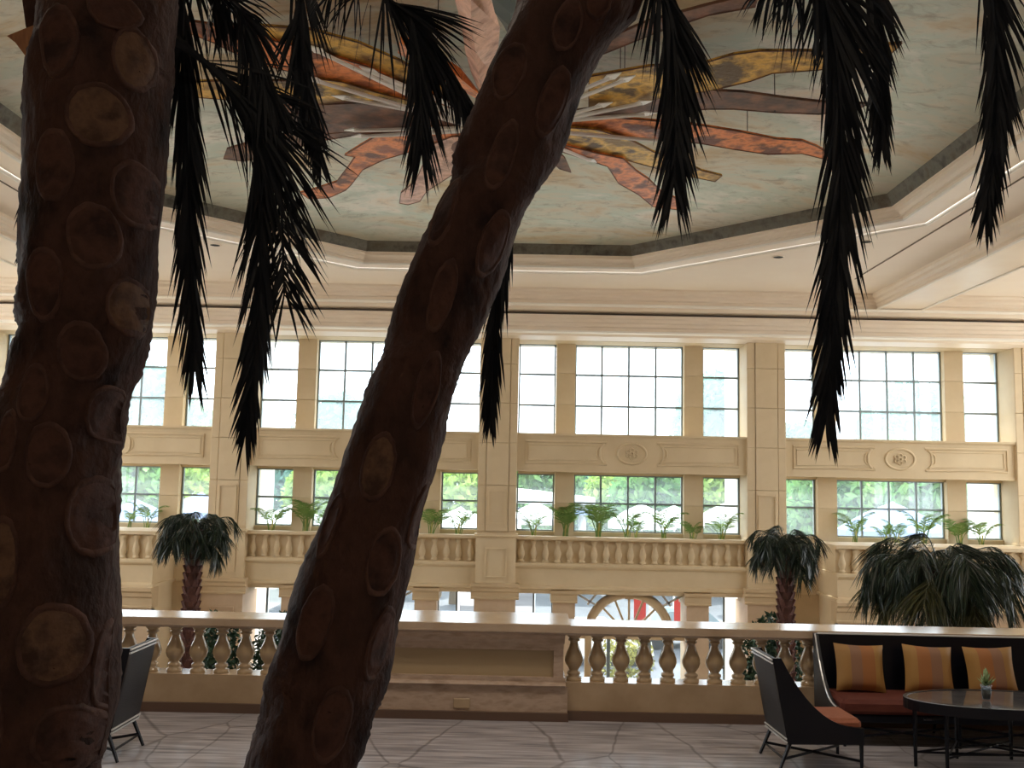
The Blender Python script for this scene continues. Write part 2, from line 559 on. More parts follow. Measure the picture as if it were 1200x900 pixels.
def tag(o, label, cat, group=None):
    o['label'], o['category'] = label, cat
    if group:
        o['group'] = group
    return o


def thing(name, label, cat, loc=(0, 0, 0), rz=0.0, group=None):
    o = bpy.data.objects.new(name, None)
    col.objects.link(o)
    o.location = loc
    o.rotation_euler = (0, 0, rz)
    o.empty_display_size = 0.1
    return tag(o, label, cat, group)


def struct(o, label=None):
    o['kind'] = 'structure'
    if label:
        o['label'] = label
    return o


def copy_tree(o, parent=None):
    c = o.copy()
    col.objects.link(c)
    c.parent = parent
    for ch in list(o.children):
        copy_tree(ch, c)
    return c


# ================================================================== THE SHELL
# mezzanine floor
fl = MB().box(-XS + XA - 1, XS + XA + 1, -7, 9.75, -0.35, 0.0).build('floor', M['floor'])
struct(fl, 'grey grained stone floor with dark branching veins')
lob = MB().box(-XS + XA - 1, XS + XA + 1, 5, 25.0, ZG - 0.2, ZG).build('lobby_floor', M['lobby'])
struct(lob, 'polished lobby floor on the storey below')
grd = MB().box(-160, 160, -60, 220, ZG - 0.6, ZG - 0.25).build('ground', M['paving'])
struct(grd, 'pale paved ground outside the building')
struct(MB().box(-12, 12, 26.5, 70, ZG - 0.26, ZG - 0.21).build('road', M['road']), 'dark forecourt driveway outside the doors')

# ceiling: flat plaster with an octagonal opening
OC = (XA, 13.45)
A_OUT = 7.52
hE = A_OUT * math.tan(math.pi / 8)


def octo(a, z):
    """octagon corners with apothem a, edges parallel to the hall"""
    R = a / math.cos(math.pi / 8)
    return [Vector((OC[0] + R * math.cos(math.pi / 8 + k * math.pi / 4), OC[1] + R * math.sin(math.pi / 8 + k * math.pi / 4), z)) for k in range(8)]


cm = MB()
x0, x1, y0, y1 = XA - XS - 1, XA + XS + 1, -7.0, 24.2
cx, cy = OC
for (a, b, c, d) in ((x0, cx - A_OUT, y0, y1), (cx + A_OUT, x1, y0, y1), (cx - A_OUT, cx + A_OUT, y0, cy - A_OUT), (cx - A_OUT, cx + A_OUT, cy + A_OUT, y1)):
    cm.box(a, b, c, d, ZC, ZC + 0.12)
for sx in (-1, 1):
    for sy in (-1, 1):
        tri = [Vector((cx + sx * A_OUT, cy + sy * A_OUT, ZC)), Vector((cx + sx * A_OUT, cy + sy * hE, ZC)), Vector((cx + sx * hE, cy + sy * A_OUT, ZC))]
        cm.prism(tri, (0, 0, 0.12))
ceil = cm.build('ceiling', M['ceiling'])
struct(ceil, 'cream plaster ceiling around the octagonal mural')


def oct_ring(prof, name, m, parent, smooth=False):
    """(apothem,z) profile swept round the octagon"""
    mb = MB()
    rings = [octo(a, z) for a, z in prof]
    vs = [p for r in rings for p in r]
    fs = []
    for i in range(len(prof) - 1):
        for k in range(8):
            k2 = (k + 1) % 8
            fs.append((i * 8 + k, i * 8 + k2, (i + 1) * 8 + k2, (i + 1) * 8 + k))
    mb.add(vs, fs)
    return mb.build(name, m, parent, smooth)


oct_ring([(6.80, 7.22), (6.80, 6.98), (6.86, 6.98), (6.86, 6.93), (6.93, 6.91), (6.97, 6.87), (6.97, 6.845), (7.02, 6.84), (7.02, 6.80)],
         'inner_moulding', M['mould'], ceil)
oct_ring([(7.02, 6.80), (7.02, 6.775), (7.045, 6.76), (7.07, 6.775), (7.07, 6.80)], 'bead_moulding', M['bead'], ceil)
oct_ring([(7.07, 6.80), (7.07, 6.79), (7.485, 6.79)], 'flat_band', M['mould'], ceil)
oct_ring([(7.49, 6.79), (7.49, 6.755), (7.52, 6.735), (7.56, 6.755), (7.56, 6.80)], 'outer_bead_moulding', M['bead'], ceil)

# thin plaster joints of the flat ceiling
for s in (-1, 1):
    MB().box(XA + s * 7.87 - 0.012, XA + s * 7.87 + 0.012, 8, 21.2, ZC - 0.012, ZC + 0.005).build('ceiling_joint', M['shadowgap'], ceil)

# moulded ceiling beams
for s in (-1, 1):
    half = [(-0.70, 6.80), (-0.70, 6.74), (-0.64, 6.70), (-0.64, 6.64), (-0.58, 6.60), (-0.58, 6.55), (-0.53, 6.52), (-0.53, 6.47)]
    prof = half + [(-p[0], p[1]) for p in reversed(half)]
    bcx = XA + s * 9.54
    bmz = MB().sweep_y([(bcx + x, z) for x, z in prof], -7, 23.2).build('ceiling_beam', M['mould'], ceil)
    for e in (-1, 1):
        MB().sweep_y([(bcx + e * 0.53 + x, z) for x, z in ((-0.03, 6.475), (-0.03, 6.45), (0, 6.435), (0.03, 6.45), (0.03, 6.475))], -7, 23.2).build('beam_bead', M['bead'], ceil)

# cornice over the far windows
xl, xr = XA - XS, XA + XS
MB().sweep_x([(24.2, 6.80), (22.80, 6.80), (22.80, 6.76), (22.86, 6.72), (22.86, 6.66), (22.92, 6.62), (22.92, 6.56), (22.98, 6.53), (22.98, 6.47), (24.2, 6.47)],
             xl, xr).build('cornice_upper', M['mould'], ceil)
MB().sweep_x([(24.2, 6.47), (22.99, 6.47), (22.93, 6.455), (22.92, 6.43), (22.95, 6.41), (23.02, 6.405), (24.2, 6.405)], xl, xr).build('cornice_bead', M['bead'], ceil)
MB().sweep_x([(24.2, 6.405), (23.06, 6.405), (23.06, 6.32), (24.2, 6.32)], xl, xr).build('cornice_fascia', M['mould'], ceil)
MB().sweep_x([(24.2, 6.32), (23.50, 6.32), (23.50, 6.24), (24.2, 6.24)], xl, xr).build('cornice_shadow_gap', M['shadowgap'], ceil)  # dark material paints the groove's shade into its colour
MB().sweep_x([(24.2, 6.24), (23.24, 6.24), (23.24, 6.18), (23.30, 6.15), (23.30, 6.08), (23.36, 6.05), (23.36, 5.98), (23.42, 5.95), (23.42, 5.88), (24.2, 5.88)],
             xl, xr).build('cornice_lower', M['mould'], ceil)
MB().sweep_x([(24.2, 5.88), (23.40, 5.88), (23.36, 5.865), (23.36, 5.835), (23.40, 5.82), (24.2, 5.82)], xl, xr).build('cornice_lower_bead', M['bead'], ceil)
MB().sweep_x([(24.2, 5.82), (23.55, 5.82), (23.60, 5.77), (24.2, 5.72)], xl, xr).build('cornice_soffit', M['mould'], ceil)

# painted octagonal saucer
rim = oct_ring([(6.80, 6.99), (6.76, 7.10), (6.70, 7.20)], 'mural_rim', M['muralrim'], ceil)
mm = MB()
prof = [(6.70, 7.20)] + [(6.70 * (1 - t), 7.20 + 0.5 * (1 - (1 - t) ** 2)) for t in (0.06, 0.15, 0.3, 0.5, 0.75, 0.97)]
rings = [octo(a, z) for a, z in prof]
vs = [Vector((p.x - OC[0], p.y - OC[1], p.z - 7.0)) for r in rings for p in r]
fs = [(i * 8 + k, i * 8 + (k + 1) % 8, (i + 1) * 8 + (k + 1) % 8, (i + 1) * 8 + k) for i in range(len(prof) - 1) for k in range(8)]
fs.append(tuple((len(prof) - 1) * 8 + k for k in range(8)))
mm.add(vs, fs)
mural = mm.build('mural_panel', M['mural'], ceil)
mural.location = (OC[0], OC[1], 7.0)
mural['label'] = 'weathered grey, teal and ochre painted octagonal ceiling mural'

# ---------------------------------------------------------------- far wall
wb = MB()
wb.box(xl, xr, 24.1, 25.3, 5.72, 6.9)
wb.box(xl, xr, 24.20, 24.3, -0.5, 0.80).box(xl, xr, 24.3, 25.2, -0.5, 0.70)      # zone behind the relief balusters
wall = wb.build('wall_back', M['wall'])
struct(wall, 'cream stone far wall with tall window bays')


def wpart(name, m=None, smooth=False, parent=None):
    return lambda mb: mb.build(name, m or M['wall'], parent or wall, smooth)


# shared small meshes
def block_mesh(w, h, d):
    return MB().bevbox(-w / 2, w / 2, -d / 2, d / 2, 0, h, 0.008).mesh('stone_block', M['block'])


def frame_rect(mb, x0, x1, z0, z1, y, t=0.03, p=0.02):
    t, p = t * 1.3, p * 1.8
    """raised thin rectangular outline on a wall face looking to -Y"""
    mb.box(x0, x1, y - p, y, z0, z0 + t)
    mb.box(x0, x1, y - p, y, z1 - t, z1)
    mb.box(x0, x0 + t, y - p, y, z0 + t, z1 - t)
    mb.box(x1 - t, x1, y - p, y, z0 + t, z1 - t)


courses = [(0.98, 2.09), (2.10, 3.13), (3.14, 4.11), (4.12, 5.09), (5.10, 5.80)]
blk = {}
for k in range(-2, 3):
    px = XA + BAY * k
    mb = MB().box(px - 0.475, px + 0.475, YW, 25.2, 0.8, 5.8)
    pil = mb.build('pilaster', M['wall'], wall)
    MB().box(px - 0.45, px + 0.45, 25.2, 26.7, ZG, 6.9).build('outer_fin', M['white'], pil)
    for i, (z0, z1) in enumerate(courses):
        if i not in blk:
            blk[i] = block_mesh(0.54, z1 - z0, 0.07)
        put(blk[i], 'stone_block', pil, (px, YW - 0.02, z0))
    for s in (-1, 1):
        for i, (z0, z1) in enumerate(courses):
            if ('e', i) not in blk:
                blk['e', i] = block_mesh(0.19, z1 - z0, 0.05)
            put(blk['e', i], 'stone_block', pil, (px + s * 0.378, YW - 0.012, z0))
    mb = MB()
    frame_rect(mb, px - 0.22, px + 0.22, 1.15, 1.98, YW - 0.055, 0.025, 0.018)
    mb.build('panel_moulding', M['wall'], pil)
    # pedestal under the pilaster
    mb = MB().box(px - 0.49, px + 0.49, 23.90, 24.3, -0.26, 0.84)
    mb.sweep_x([(24.3, 0.84), (23.86, 0.84), (23.83, 0.87), (23.83, 0.92), (24.3, 0.92)], px - 0.53, px + 0.53)
    ped = mb.build('pedestal', M['wall'], wall)
    mb = MB()
    frame_rect(mb, px - 0.27, px + 0.27, -0.13, 0.58, 23.90, 0.025, 0.02)
    mb.build('panel_moulding', M['wall'], ped)
    # lower capital and pier
    mb = MB().sweep_x([(24.6, -0.26), (23.74, -0.26), (23.74, -0.33), (23.80, -0.38), (23.80, -0.44), (23.86, -0.48), (23.86, -0.58), (23.83, -0.60), (23.83, -0.64), (24.6, -0.64)],
                      px - 0.58, px + 0.58)
    cap = mb.build('lower_capital', M['lowerwall'], wall)
    MB().box(px - 0.5, px + 0.5, 23.90, 25.2, ZG, -0.64).build('lower_pier', M['pinkstone'], wall)
    mb = MB()
    frame_rect(mb, px - 0.3, px + 0.3, ZG + 0.4, -0.95, 23.90, 0.03, 0.02)
    mb.build('panel_moulding', M['pinkstone'], cap)

# relief baluster shared mesh
BH = 0.55
relprof = [(0.075, 0), (0.075, 0.05), (0.05, 0.06), (0.055, 0.09), (0.085, 0.17), (0.088, 0.22), (0.07, 0.29), (0.045, 0.38), (0.04, 0.43), (0.055, 0.45), (0.055, 0.47), (0.075, 0.49), (0.075, BH)]
rel_mesh = MB().lathe([(r_ * 1.0, z_) for r_, z_ in relprof], 10).mesh('relief_baluster', M['wall'], True)

win_n = [0]
pane_cache = {}


def window(xc, w, z0, z1, nx, nz, y, label, bar=0.024, m='pane', fdepth=0.08):
    win_n[0] += 1
    n = win_n[0]
    mb = MB()
    t = 0.04
    mb.box(xc - w / 2, xc + w / 2, y - fdepth / 2, y + fdepth / 2, z0, z0 + t)
    mb.box(xc - w / 2, xc + w / 2, y - fdepth / 2, y + fdepth / 2, z1 - t, z1)
    mb.box(xc - w / 2, xc - w / 2 + t, y - fdepth / 2, y + fdepth / 2, z0 + t, z1 - t)
    mb.box(xc + w / 2 - t, xc + w / 2, y - fdepth / 2, y + fdepth / 2, z0 + t, z1 - t)
    fr = mb.build('window_%d' % n, M['glassbar'])
    struct(fr, label)
    g = MB()
    for i in range(1, nx):
        x = xc - w / 2 + w * i / nx
        g.box(x - bar, x + bar, y - 0.03, y + 0.03, z0 + t, z1 - t)
    for j in range(1, nz):
        z = z0 + (z1 - z0) * j / nz
        g.box(xc - w / 2 + t, xc + w / 2 - t, y - 0.025, y + 0.025, z - bar, z + bar)
    if g.v:
        g.build('glazing_bars', M['glassbar'], fr)
    pw, ph = w / nx, (z1 - z0) / nz
    key = (round(pw, 3), round(ph, 3), m)
    if key not in pane_cache:
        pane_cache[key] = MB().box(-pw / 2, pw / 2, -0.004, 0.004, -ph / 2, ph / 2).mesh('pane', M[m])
    for i in range(nx):
        for j in range(nz):
            put(pane_cache[key], 'pane', fr, (xc - w / 2 + pw * (i + 0.5), y, z0 + ph * (j + 0.5)))
    return fr


def spandrel(bx):
    mb = MB().box(bx - 2.825, bx + 2.825, 24.06, 25.1, 2.52, 3.33)
    mb.sweep_x([(25.1, 3.33), (24.02, 3.33), (24.00, 3.36), (24.00, 3.40), (25.1, 3.40)], bx - 2.825, bx + 2.825)
    mb.box(bx - 2.825, bx + 2.825, 24.03, 25.1, 2.46, 2.52)
    sp = mb.build('spandrel', M['wall'], wall)
    for s in (-1, 1):
        # sunk panel with a concave end towards the medallion
        zc, hz = 2.93, 0.27
        pts = [(2.62, zc - hz), (2.62, zc + hz), (0.62, zc + hz)]
        pts += [(0.70 + 0.09 * math.cos(a) - 0.0, zc + (hz - 0.06) * math.sin(a)) for a in [math.radians(d) for d in (80, 50, 20, -20, -50, -80)]]
        pts += [(0.62, zc - hz)]
        for rr, ins in ((0.030, 0.0), (0.018, 0.08)):
            P = []
            for x, z in pts:
                xx = x - ins if x > 2 else x + ins
                zz = zc + (z - zc) * (hz - ins) / hz
                P.append((bx + s * xx, 24.055, zz))
            MB().tube(P, rr, 6, closed=True).build('panel_moulding', M['wall'], sp)
    med = MB().tube([(bx + 0.36 * math.cos(a), 24.055, 2.93 + 0.25 * math.sin(a)) for a in [2 * math.pi * k / 24 for k in range(24)]], 0.03, 6, closed=True)
    mo = med.build('medallion_ring', M['wall'], sp, True)
    f = MB()
    for k in range(6):
        a = math.pi / 3 * k + math.pi / 6
        c = (bx + 0.105 * math.cos(a), 24.045, 2.93 + 0.095 * math.sin(a))
        f.tube([(c[0] + 0.05 * math.cos(t), c[1], c[2] + 0.045 * math.sin(t)) for t in [2 * math.pi * q / 8 for q in range(8)]], 0.015, 5, closed=True)
    f.tube([(bx + 0.04 * math.cos(t), 24.04, 2.93 + 0.04 * math.sin(t)) for t in [2 * math.pi * q / 8 for q in range(8)]], 0.02, 5, closed=True)
    f.build('medallion_flower', M['wall'], sp, True)


BAYS = [-1.5, -0.5, 0.5, 1.5]
pier_blk = {}
for bi, bk in enumerate(BAYS):
    bx = XA + BAY * bk
    nm = ('bay beside the lobby corner at the tall palm trunk', 'bay left of the middle pilaster', 'bay right of the middle pilaster', 'bay behind the big drooping palm')[bi]
    outer = abs(bk) > 1
    spandrel(bx)
    # stone piers between the lights
    for s in (-1, 1):
        for zz0, zz1 in ((3.38, 5.74), (0.86, 2.50)):
            n = 3 if zz1 > 3 else 2
            hgt = (zz1 - zz0) / n
            key = round(hgt, 3)
            if key not in pier_blk:
                pier_blk[key] = MB().bevbox(-0.24, 0.24, -0.2, 0.2, 0, hgt - 0.004, 0.006).mesh('stone_block', M['block'])
            for i in range(n):
                put(pier_blk[key], 'stone_block', wall, (bx + s * 1.62, YG - 0.05, zz0 + i * hgt))
    MB().box(bx - 2.8, bx + 2.8, 24.7, 25.1, 2.40, 2.47).build('window_head', M['wall'], wall)
    for xo, w, nx in ((-2.345, 0.95, 1), (0, 2.76, 4), (2.345, 0.95, 1)):
        side = 'wide' if nx > 1 else 'narrow'
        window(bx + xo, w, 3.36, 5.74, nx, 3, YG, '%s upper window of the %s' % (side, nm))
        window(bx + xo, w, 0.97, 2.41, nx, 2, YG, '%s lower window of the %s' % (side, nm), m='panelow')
    # planter ledge
    MB().box(bx - 2.825, bx + 2.825, 24.72, 25.0, 0.70, 0.97).build('window_curb', M['wall'], wall)
    MB().box(bx - 2.825, bx + 2.825, 24.31, 24.72, 0.70, 0.80).build('planter_soil', M['soil'], wall)
    if not outer:
        MB().sweep_x([(24.22, 0.79), (23.98, 0.79), (23.95, 0.82), (23.95, 0.88), (24.22, 0.88)], bx - 2.825, bx + 2.825).build('ledge_rail', M['wall'], wall)
        MB().sweep_x([(24.3, 0.24), (23.98, 0.24), (23.96, 0.22), (23.96, 0.17), (24.0, 0.12), (24.06, 0.10), (24.06, -0.30), (23.98, -0.33), (23.98, -0.38), (24.06, -0.42), (24.06, -0.50), (25.0, -0.50), (25.0, 0.1), (24.3, 0.1)],
                     bx - 2.825, bx + 2.825).build('ledge_base', M['wall'], wall)
        n = 19
        for i in range(n):
            put(rel_mesh, 'relief_baluster', wall, (bx - 2.68 + 5.36 * i / (n - 1), 24.17, 0.24))
        # lower storey: piers, glass
        for s in (-1, 1):
            MB().sweep_x([(24.9, -0.42), (23.92, -0.42), (23.92, -0.48), (23.97, -0.53), (23.97, -0.66), (23.95, -0.68), (23.95, -0.71), (24.9, -0.71)], bx + s * 1.62 - 0.32, bx + s * 1.62 + 0.32).build('lower_capital', M['lowerwall'], wall)
            MB().box(bx + s * 1.62 - 0.27, bx + s * 1.62 + 0.27, 24.02, 24.9, ZG, -0.71).build('lower_pier', M['pinkstone'], wall)
        for xo, w, nx in ((-2.12, 0.46, 1), (2.12, 0.46, 1)):
            window(bx + xo, 0.50, ZG, -0.5, 1, 4, 24.5, 'tall glass side light of the lobby doors in the %s' % nm, m='clear', bar=0.022)
        # arched fanlight in the wide opening
        win_n[0] += 1
        ac, ar, ay, ax = -1.50, 1.0, 24.4, bx + 0.0
        arch = [(ax + ar * math.cos(a), ay, ac + ar * math.sin(a)) for a in [math.pi * k / 20 for k in range(21)]]
        fw = MB().tube(arch, 0.115, 6).build('window_%d' % win_n[0], M['lowerwall'], None, True)
        struct(fw, 'stone fan arch with spokes over the lobby doors in the %s' % nm)
        key_st = MB().box(ax - 0.1, ax + 0.1, ay - 0.14, ay + 0.1, ac + ar - 0.12, ac + ar + 0.12).build('keystone', M['lowerwall'], fw)
        for k in range(1, 8):
            a = math.pi * k / 8
            MB().bar((ax + 0.2 * math.cos(a), ay, ac + 0.2 * math.sin(a)), (ax + ar * math.cos(a), ay, ac + ar * math.sin(a)), 0.05).build('fan_spoke', M['lowerwall'], fw)
        MB().tube([(ax + 0.2 * math.cos(a), ay, ac + 0.2 * math.sin(a)) for a in [math.pi * k / 10 for k in range(11)]], 0.04, 6).build('fan_hub', M['lowerwall'], fw)
        MB().box(ax - 1.35, ax + 1.35, ay - 0.05, ay + 0.05, ac - 0.10, ac).build('transom', M['lowerwall'], fw)
        for s in (-1, 1):
            MB().bar((ax + s * 1.34, ay, ac + 1.0), (ax + s * 0.74, ay, ac + 0.67), 0.05).build('corner_brace', M['white'], fw)
            MB().bar((ax + s * 0.80, ay, ac + 1.0), (ax + s * 1.02, ay, ac + 0.72), 0.05).build('corner_brace', M['white'], fw)
            MB().box(ax + s * 1.0 - 0.08, ax + s * 1.0 + 0.08, ay - 0.08, ay + 0.08, ZG, ac).build('door_post', M['lowerwall'], fw)
            MB().box(ax + s * 0.5 - 0.04, ax + s * 0.5 + 0.04, ay - 0.04, ay + 0.04, ZG, ac - 0.1).build('door_stile', M['glassbar'], fw)
        MB().box(ax - 1.35, ax + 1.35, 24.5, 24.508, ZG, -0.5).build('pane', M['clear'], fw)

# projecting wings of the lower storey
for s in (-1, 1):
    xa, xb = XA + s * 7.9, XA + s * (XS + 0.05)
    lo, hi = min(xa, xb), max(xa, xb)
    yb = 22.7
    mb = MB().box(lo, hi, yb + 0.20, 24.3, ZG, 0.80)
    wing = mb.build('breakfront', M['wall'], wall)
    mb = MB().box(lo, hi, yb + 0.03, 24.24, 0.80, 0.88)
    mb.build('ledge_rail', M['wall'], wing)
    MB().sweep_x([(yb + 0.4, 0.24), (yb, 0.24), (yb - 0.02, 0.22), (yb - 0.02, 0.17), (yb + 0.02, 0.12), (yb + 0.06, 0.10), (yb + 0.06, -0.30), (yb - 0.02, -0.34), (yb - 0.02, -0.40), (yb + 0.06, -0.44), (yb + 0.06, -0.62), (yb + 0.4, -0.62)], lo - 0.006, hi + 0.006).build('ledge_base', M['wall'], wing)
    MB().box(lo + (0 if s > 0 else 0.2), hi - (0.2 if s > 0 else 0), yb + 0.12, yb + 0.21, ZG, -0.62).build('pink_panel', M['pinkstone'], wing)
    # return side trim
    xe = xa
    MB().box(min(xe, xe - s * 0.05), max(xe, xe - s * 0.05), yb - 0.02, 24.2, -0.40, -0.33).build('return_moulding', M['wall'], wing)
    MB().box(min(xe, xe - s * 0.04), max(xe, xe - s * 0.04), yb - 0.02, 24.2, 0.16, 0.24).build('return_moulding', M['wall'], wing)
    MB().box(min(xe, xe - s * 0.04), max(xe, xe - s * 0.04), yb - 0.02, 24.2, 0.79, 0.88).build('return_moulding', M['wall'], wing)
    # corner pier with capital
    for px in (xa + s * 0.42, xa + s * 2.9, xa + s * 5.3):
        MB().sweep_x([(yb + 0.3, -0.40), (yb - 0.18, -0.40), (yb - 0.18, -0.47), (yb - 0.12, -0.52), (yb - 0.12, -0.60), (yb - 0.08, -0.63), (yb - 0.08, -0.80), (yb - 0.10, -0.82), (yb - 0.10, -0.86), (yb + 0.3, -0.86)], px - 0.5, px + 0.5).build('lower_capital', M['lowerwall'], wing)
        MB().box(px - 0.42, px + 0.42, yb - 0.03, yb + 0.3, ZG, -0.86).build('lower_pier', M['pinkstone'], wing)
    n = 21
    for i in range(n):
        put(rel_mesh, 'relief_baluster', wing, (xa + s * (0.14 + 0.3 * i), yb + 0.16, 0.24))
    # recessed stretch between pilaster and wing
    l2, h2 = sorted((XA + s * 6.6, xa))
    MB().box(l2, h2, 24.17, 25.0, ZG, -0.4).build('recess_wall', M['lowerwall'], wall)

# ---------------------------------------------------------------- side glazing added at both unseen ends to light the hall, and the wall behind
for s, nmw in ((-1, 'wall_left'), (1, 'wall_right')):
    X = XA + s * XS
    a, b = sorted((X, X + s * 0.5))
    mb = MB().box(a, b, -7, 9.6, ZG, 6.9)
    mb.box(a, b, 9.6, 25.2, 6.45, 6.9).box(a, b, 9.6, 25.2, ZG, 0.8)
    for yy in (12.9, 16.6, 20.3):
        mb.box(a, b, yy - 0.2, yy + 0.2, 0.8, 6.45)
    mb.box(a, b, 24.0, 25.2, 0.8, 6.45)
    struct(mb.build(nmw, M['wall']), 'cream end wall of the hall with tall glazing added to light it')
    win_n[0] += 1
    mb = MB()
    for yy in (9.6, 13.1, 16.8, 20.5):
        mb.box(X + s * 0.2, X + s * 0.26, yy, yy + 3.5, 2.6, 2.7)
        mb.box(X + s * 0.2, X + s * 0.26, yy + 1.7, yy + 1.78, 0.8, 6.45)
    w = struct(mb.build('window_%d' % win_n[0], M['glassbar']), 'tall glazing added to the unseen end wall for its light')
struct(MB().box(xl - 0.5, xr + 0.5, -7.4, -7, -0.3, 6.9).build('wall_front', M['lowerwall']), 'plain wall behind the viewpoint')
struct(MB().box(xl - 0.5, xr + 0.5, 5.0, 5.4, ZG, -0.3).build('wall_lobby', M['lowerwall']), 'lobby wall under the gallery')

# ================================================================== NEAR BALUSTRADE
BP = [(0.072, 0.0), (0.072, 0.045), (0.050, 0.055), (0.062, 0.075), (0.060, 0.092), (0.040, 0.105), (0.050, 0.125), (0.072, 0.155), (0.085, 0.190), (0.084, 0.220),
      (0.070, 0.265), (0.050, 0.310), (0.038, 0.350), (0.036, 0.368), (0.054, 0.376), (0.054, 0.390), (0.042, 0.396), (0.060, 0.412), (0.068, 0.424), (0.068, 0.445)]
bal_mesh = MB().lathe(BP, 14).mesh('baluster', M['baluster'], True)
plinth_mesh = MB().bevbox(-0.075, 0.075, -0.075, 0.075, -0.03, 0.04, 0.006).mesh('baluster_plinth', M['baluster'])
YB = 9.30


def balustrade(label, xa, xb, first, step):
    lo, hi = min(xa, xb), max(xa, xb)
    t = thing('stone_balustrade', label, 'balustrade', ((lo + hi) / 2, YB, 0))
    off = t.location.copy()
    MB().sweep_x([(9.12, 0.79), (9.12, 0.855), (9.125, 0.859), (9.455, 0.876), (9.46, 0.86), (9.46, 0.79), (9.40, 0.775), (9.40, 0.76), (9.20, 0.76), (9.20, 0.775)], lo, hi).build('hand_rail', M['railtop'], t, off=off)
    MB().box(lo, hi, 9.20, 9.42, 0.005, 0.335).build('base_wall', M['parapet'], t, off=off)
    MB().sweep_x([(9.20, 0.335), (9.20, 0.338), (9.42, 0.346), (9.42, 0.335)], lo, hi).build('base_cap', M['railtop'], t, off=off)
    MB().box(lo, hi, 9.17, 9.20, 0.0, 0.085).build('baseboard', M['base'], t, off=off)
    x = first
    while lo + 0.05 < x < hi - 0.05:
        b = put(bal_mesh, 'baluster', t, Vector((x, YB, 0.325)) - off)
        x += step
    return t


balustrade('stone balustrade running behind the sofa, right of the panelled pedestal', 0.43, 8.0, 0.565, 0.2185)
balustrade('stone balustrade behind the lone chair, left of the panelled pedestal', -8.0, -1.36, -1.63, -0.2195)

t = thing('panelled_pedestal', 'brown marble pedestal with sunk panel between the two balustrades', 'pedestal', (-0.45, 9.4, 0))
off = t.location.copy()
pl, pr = -1.38, 0.46
MB().box(pl, pr, 9.20, 9.55, 0.30, 0.70).build('body', M['panelp'], t, off=off)
MB().box(pl - 0.04, pr + 0.04, 9.14, 9.62, 0.075, 0.30).build('plinth', M['marble'], t, off=off)
mb = MB().sweep_x([(9.62, 0.30), (9.12, 0.30), (9.10, 0.32), (9.12, 0.34), (9.15, 0.345), (9.15, 0.385), (9.62, 0.385)], pl - 0.02, pr + 0.02)
mb.build('base_moulding', M['marble'], t, off=off)
for a, b in ((pl, pl + 0.09), (pr - 0.09, pr)):
    MB().box(a, b, 9.165, 9.21, 0.385, 0.69).build('panel_stile', M['marble'], t, off=off)
MB().box(pl + 0.09, pr - 0.09, 9.165, 9.21, 0.625, 0.69).build('panel_rail', M['marble'], t, off=off)
MB().sweep_x([(9.62, 0.69), (9.155, 0.69), (9.15, 0.70), (9.14, 0.73), (9.10, 0.77), (9.06, 0.79), (9.06, 0.805), (9.62, 0.805)], pl - 0.01, pr + 0.01).build('cyma_moulding', M['marble'], t, off=off)
MB().sweep_x([(9.04, 0.805), (9.04, 0.872), (9.048, 0.878), (9.632, 0.904), (9.64, 0.898), (9.64, 0.805)], pl - 0.05, pr + 0.055).build('cap_slab', M['railtop'], t, off=off)
MB().box(pl - 0.05, pr + 0.05, 9.11, 9.14, 0, 0.075).build('baseboard', M['base'], t, off=off)
pp = aty(541, 824, 9.14)
MB().bevbox(pp.x - 0.075, pp.x + 0.075, 9.128, 9.142, pp.z - 0.045, pp.z + 0.045, 0.006).build('socket_cover', M['parapet'], t, off=off)

# ================================================================== FURNITURE


def side_panel_profile():
    """(x,z) outline of the swooping chair side, chair faces +x"""
    top = [(-0.115, 0.845), (-0.045, 0.845)]
    sw = []
    for k in range(11):
        u = k / 10
        # concave swoop from back top to front of the seat
        x = -0.045 + 0.645 * u
        z = 0.325 + 0.52 * (1 - u) ** 2.4
        sw.append((x, z))
    return [(0.0, 0.20)] + top + sw[1:] + [(0.60, 0.20)]


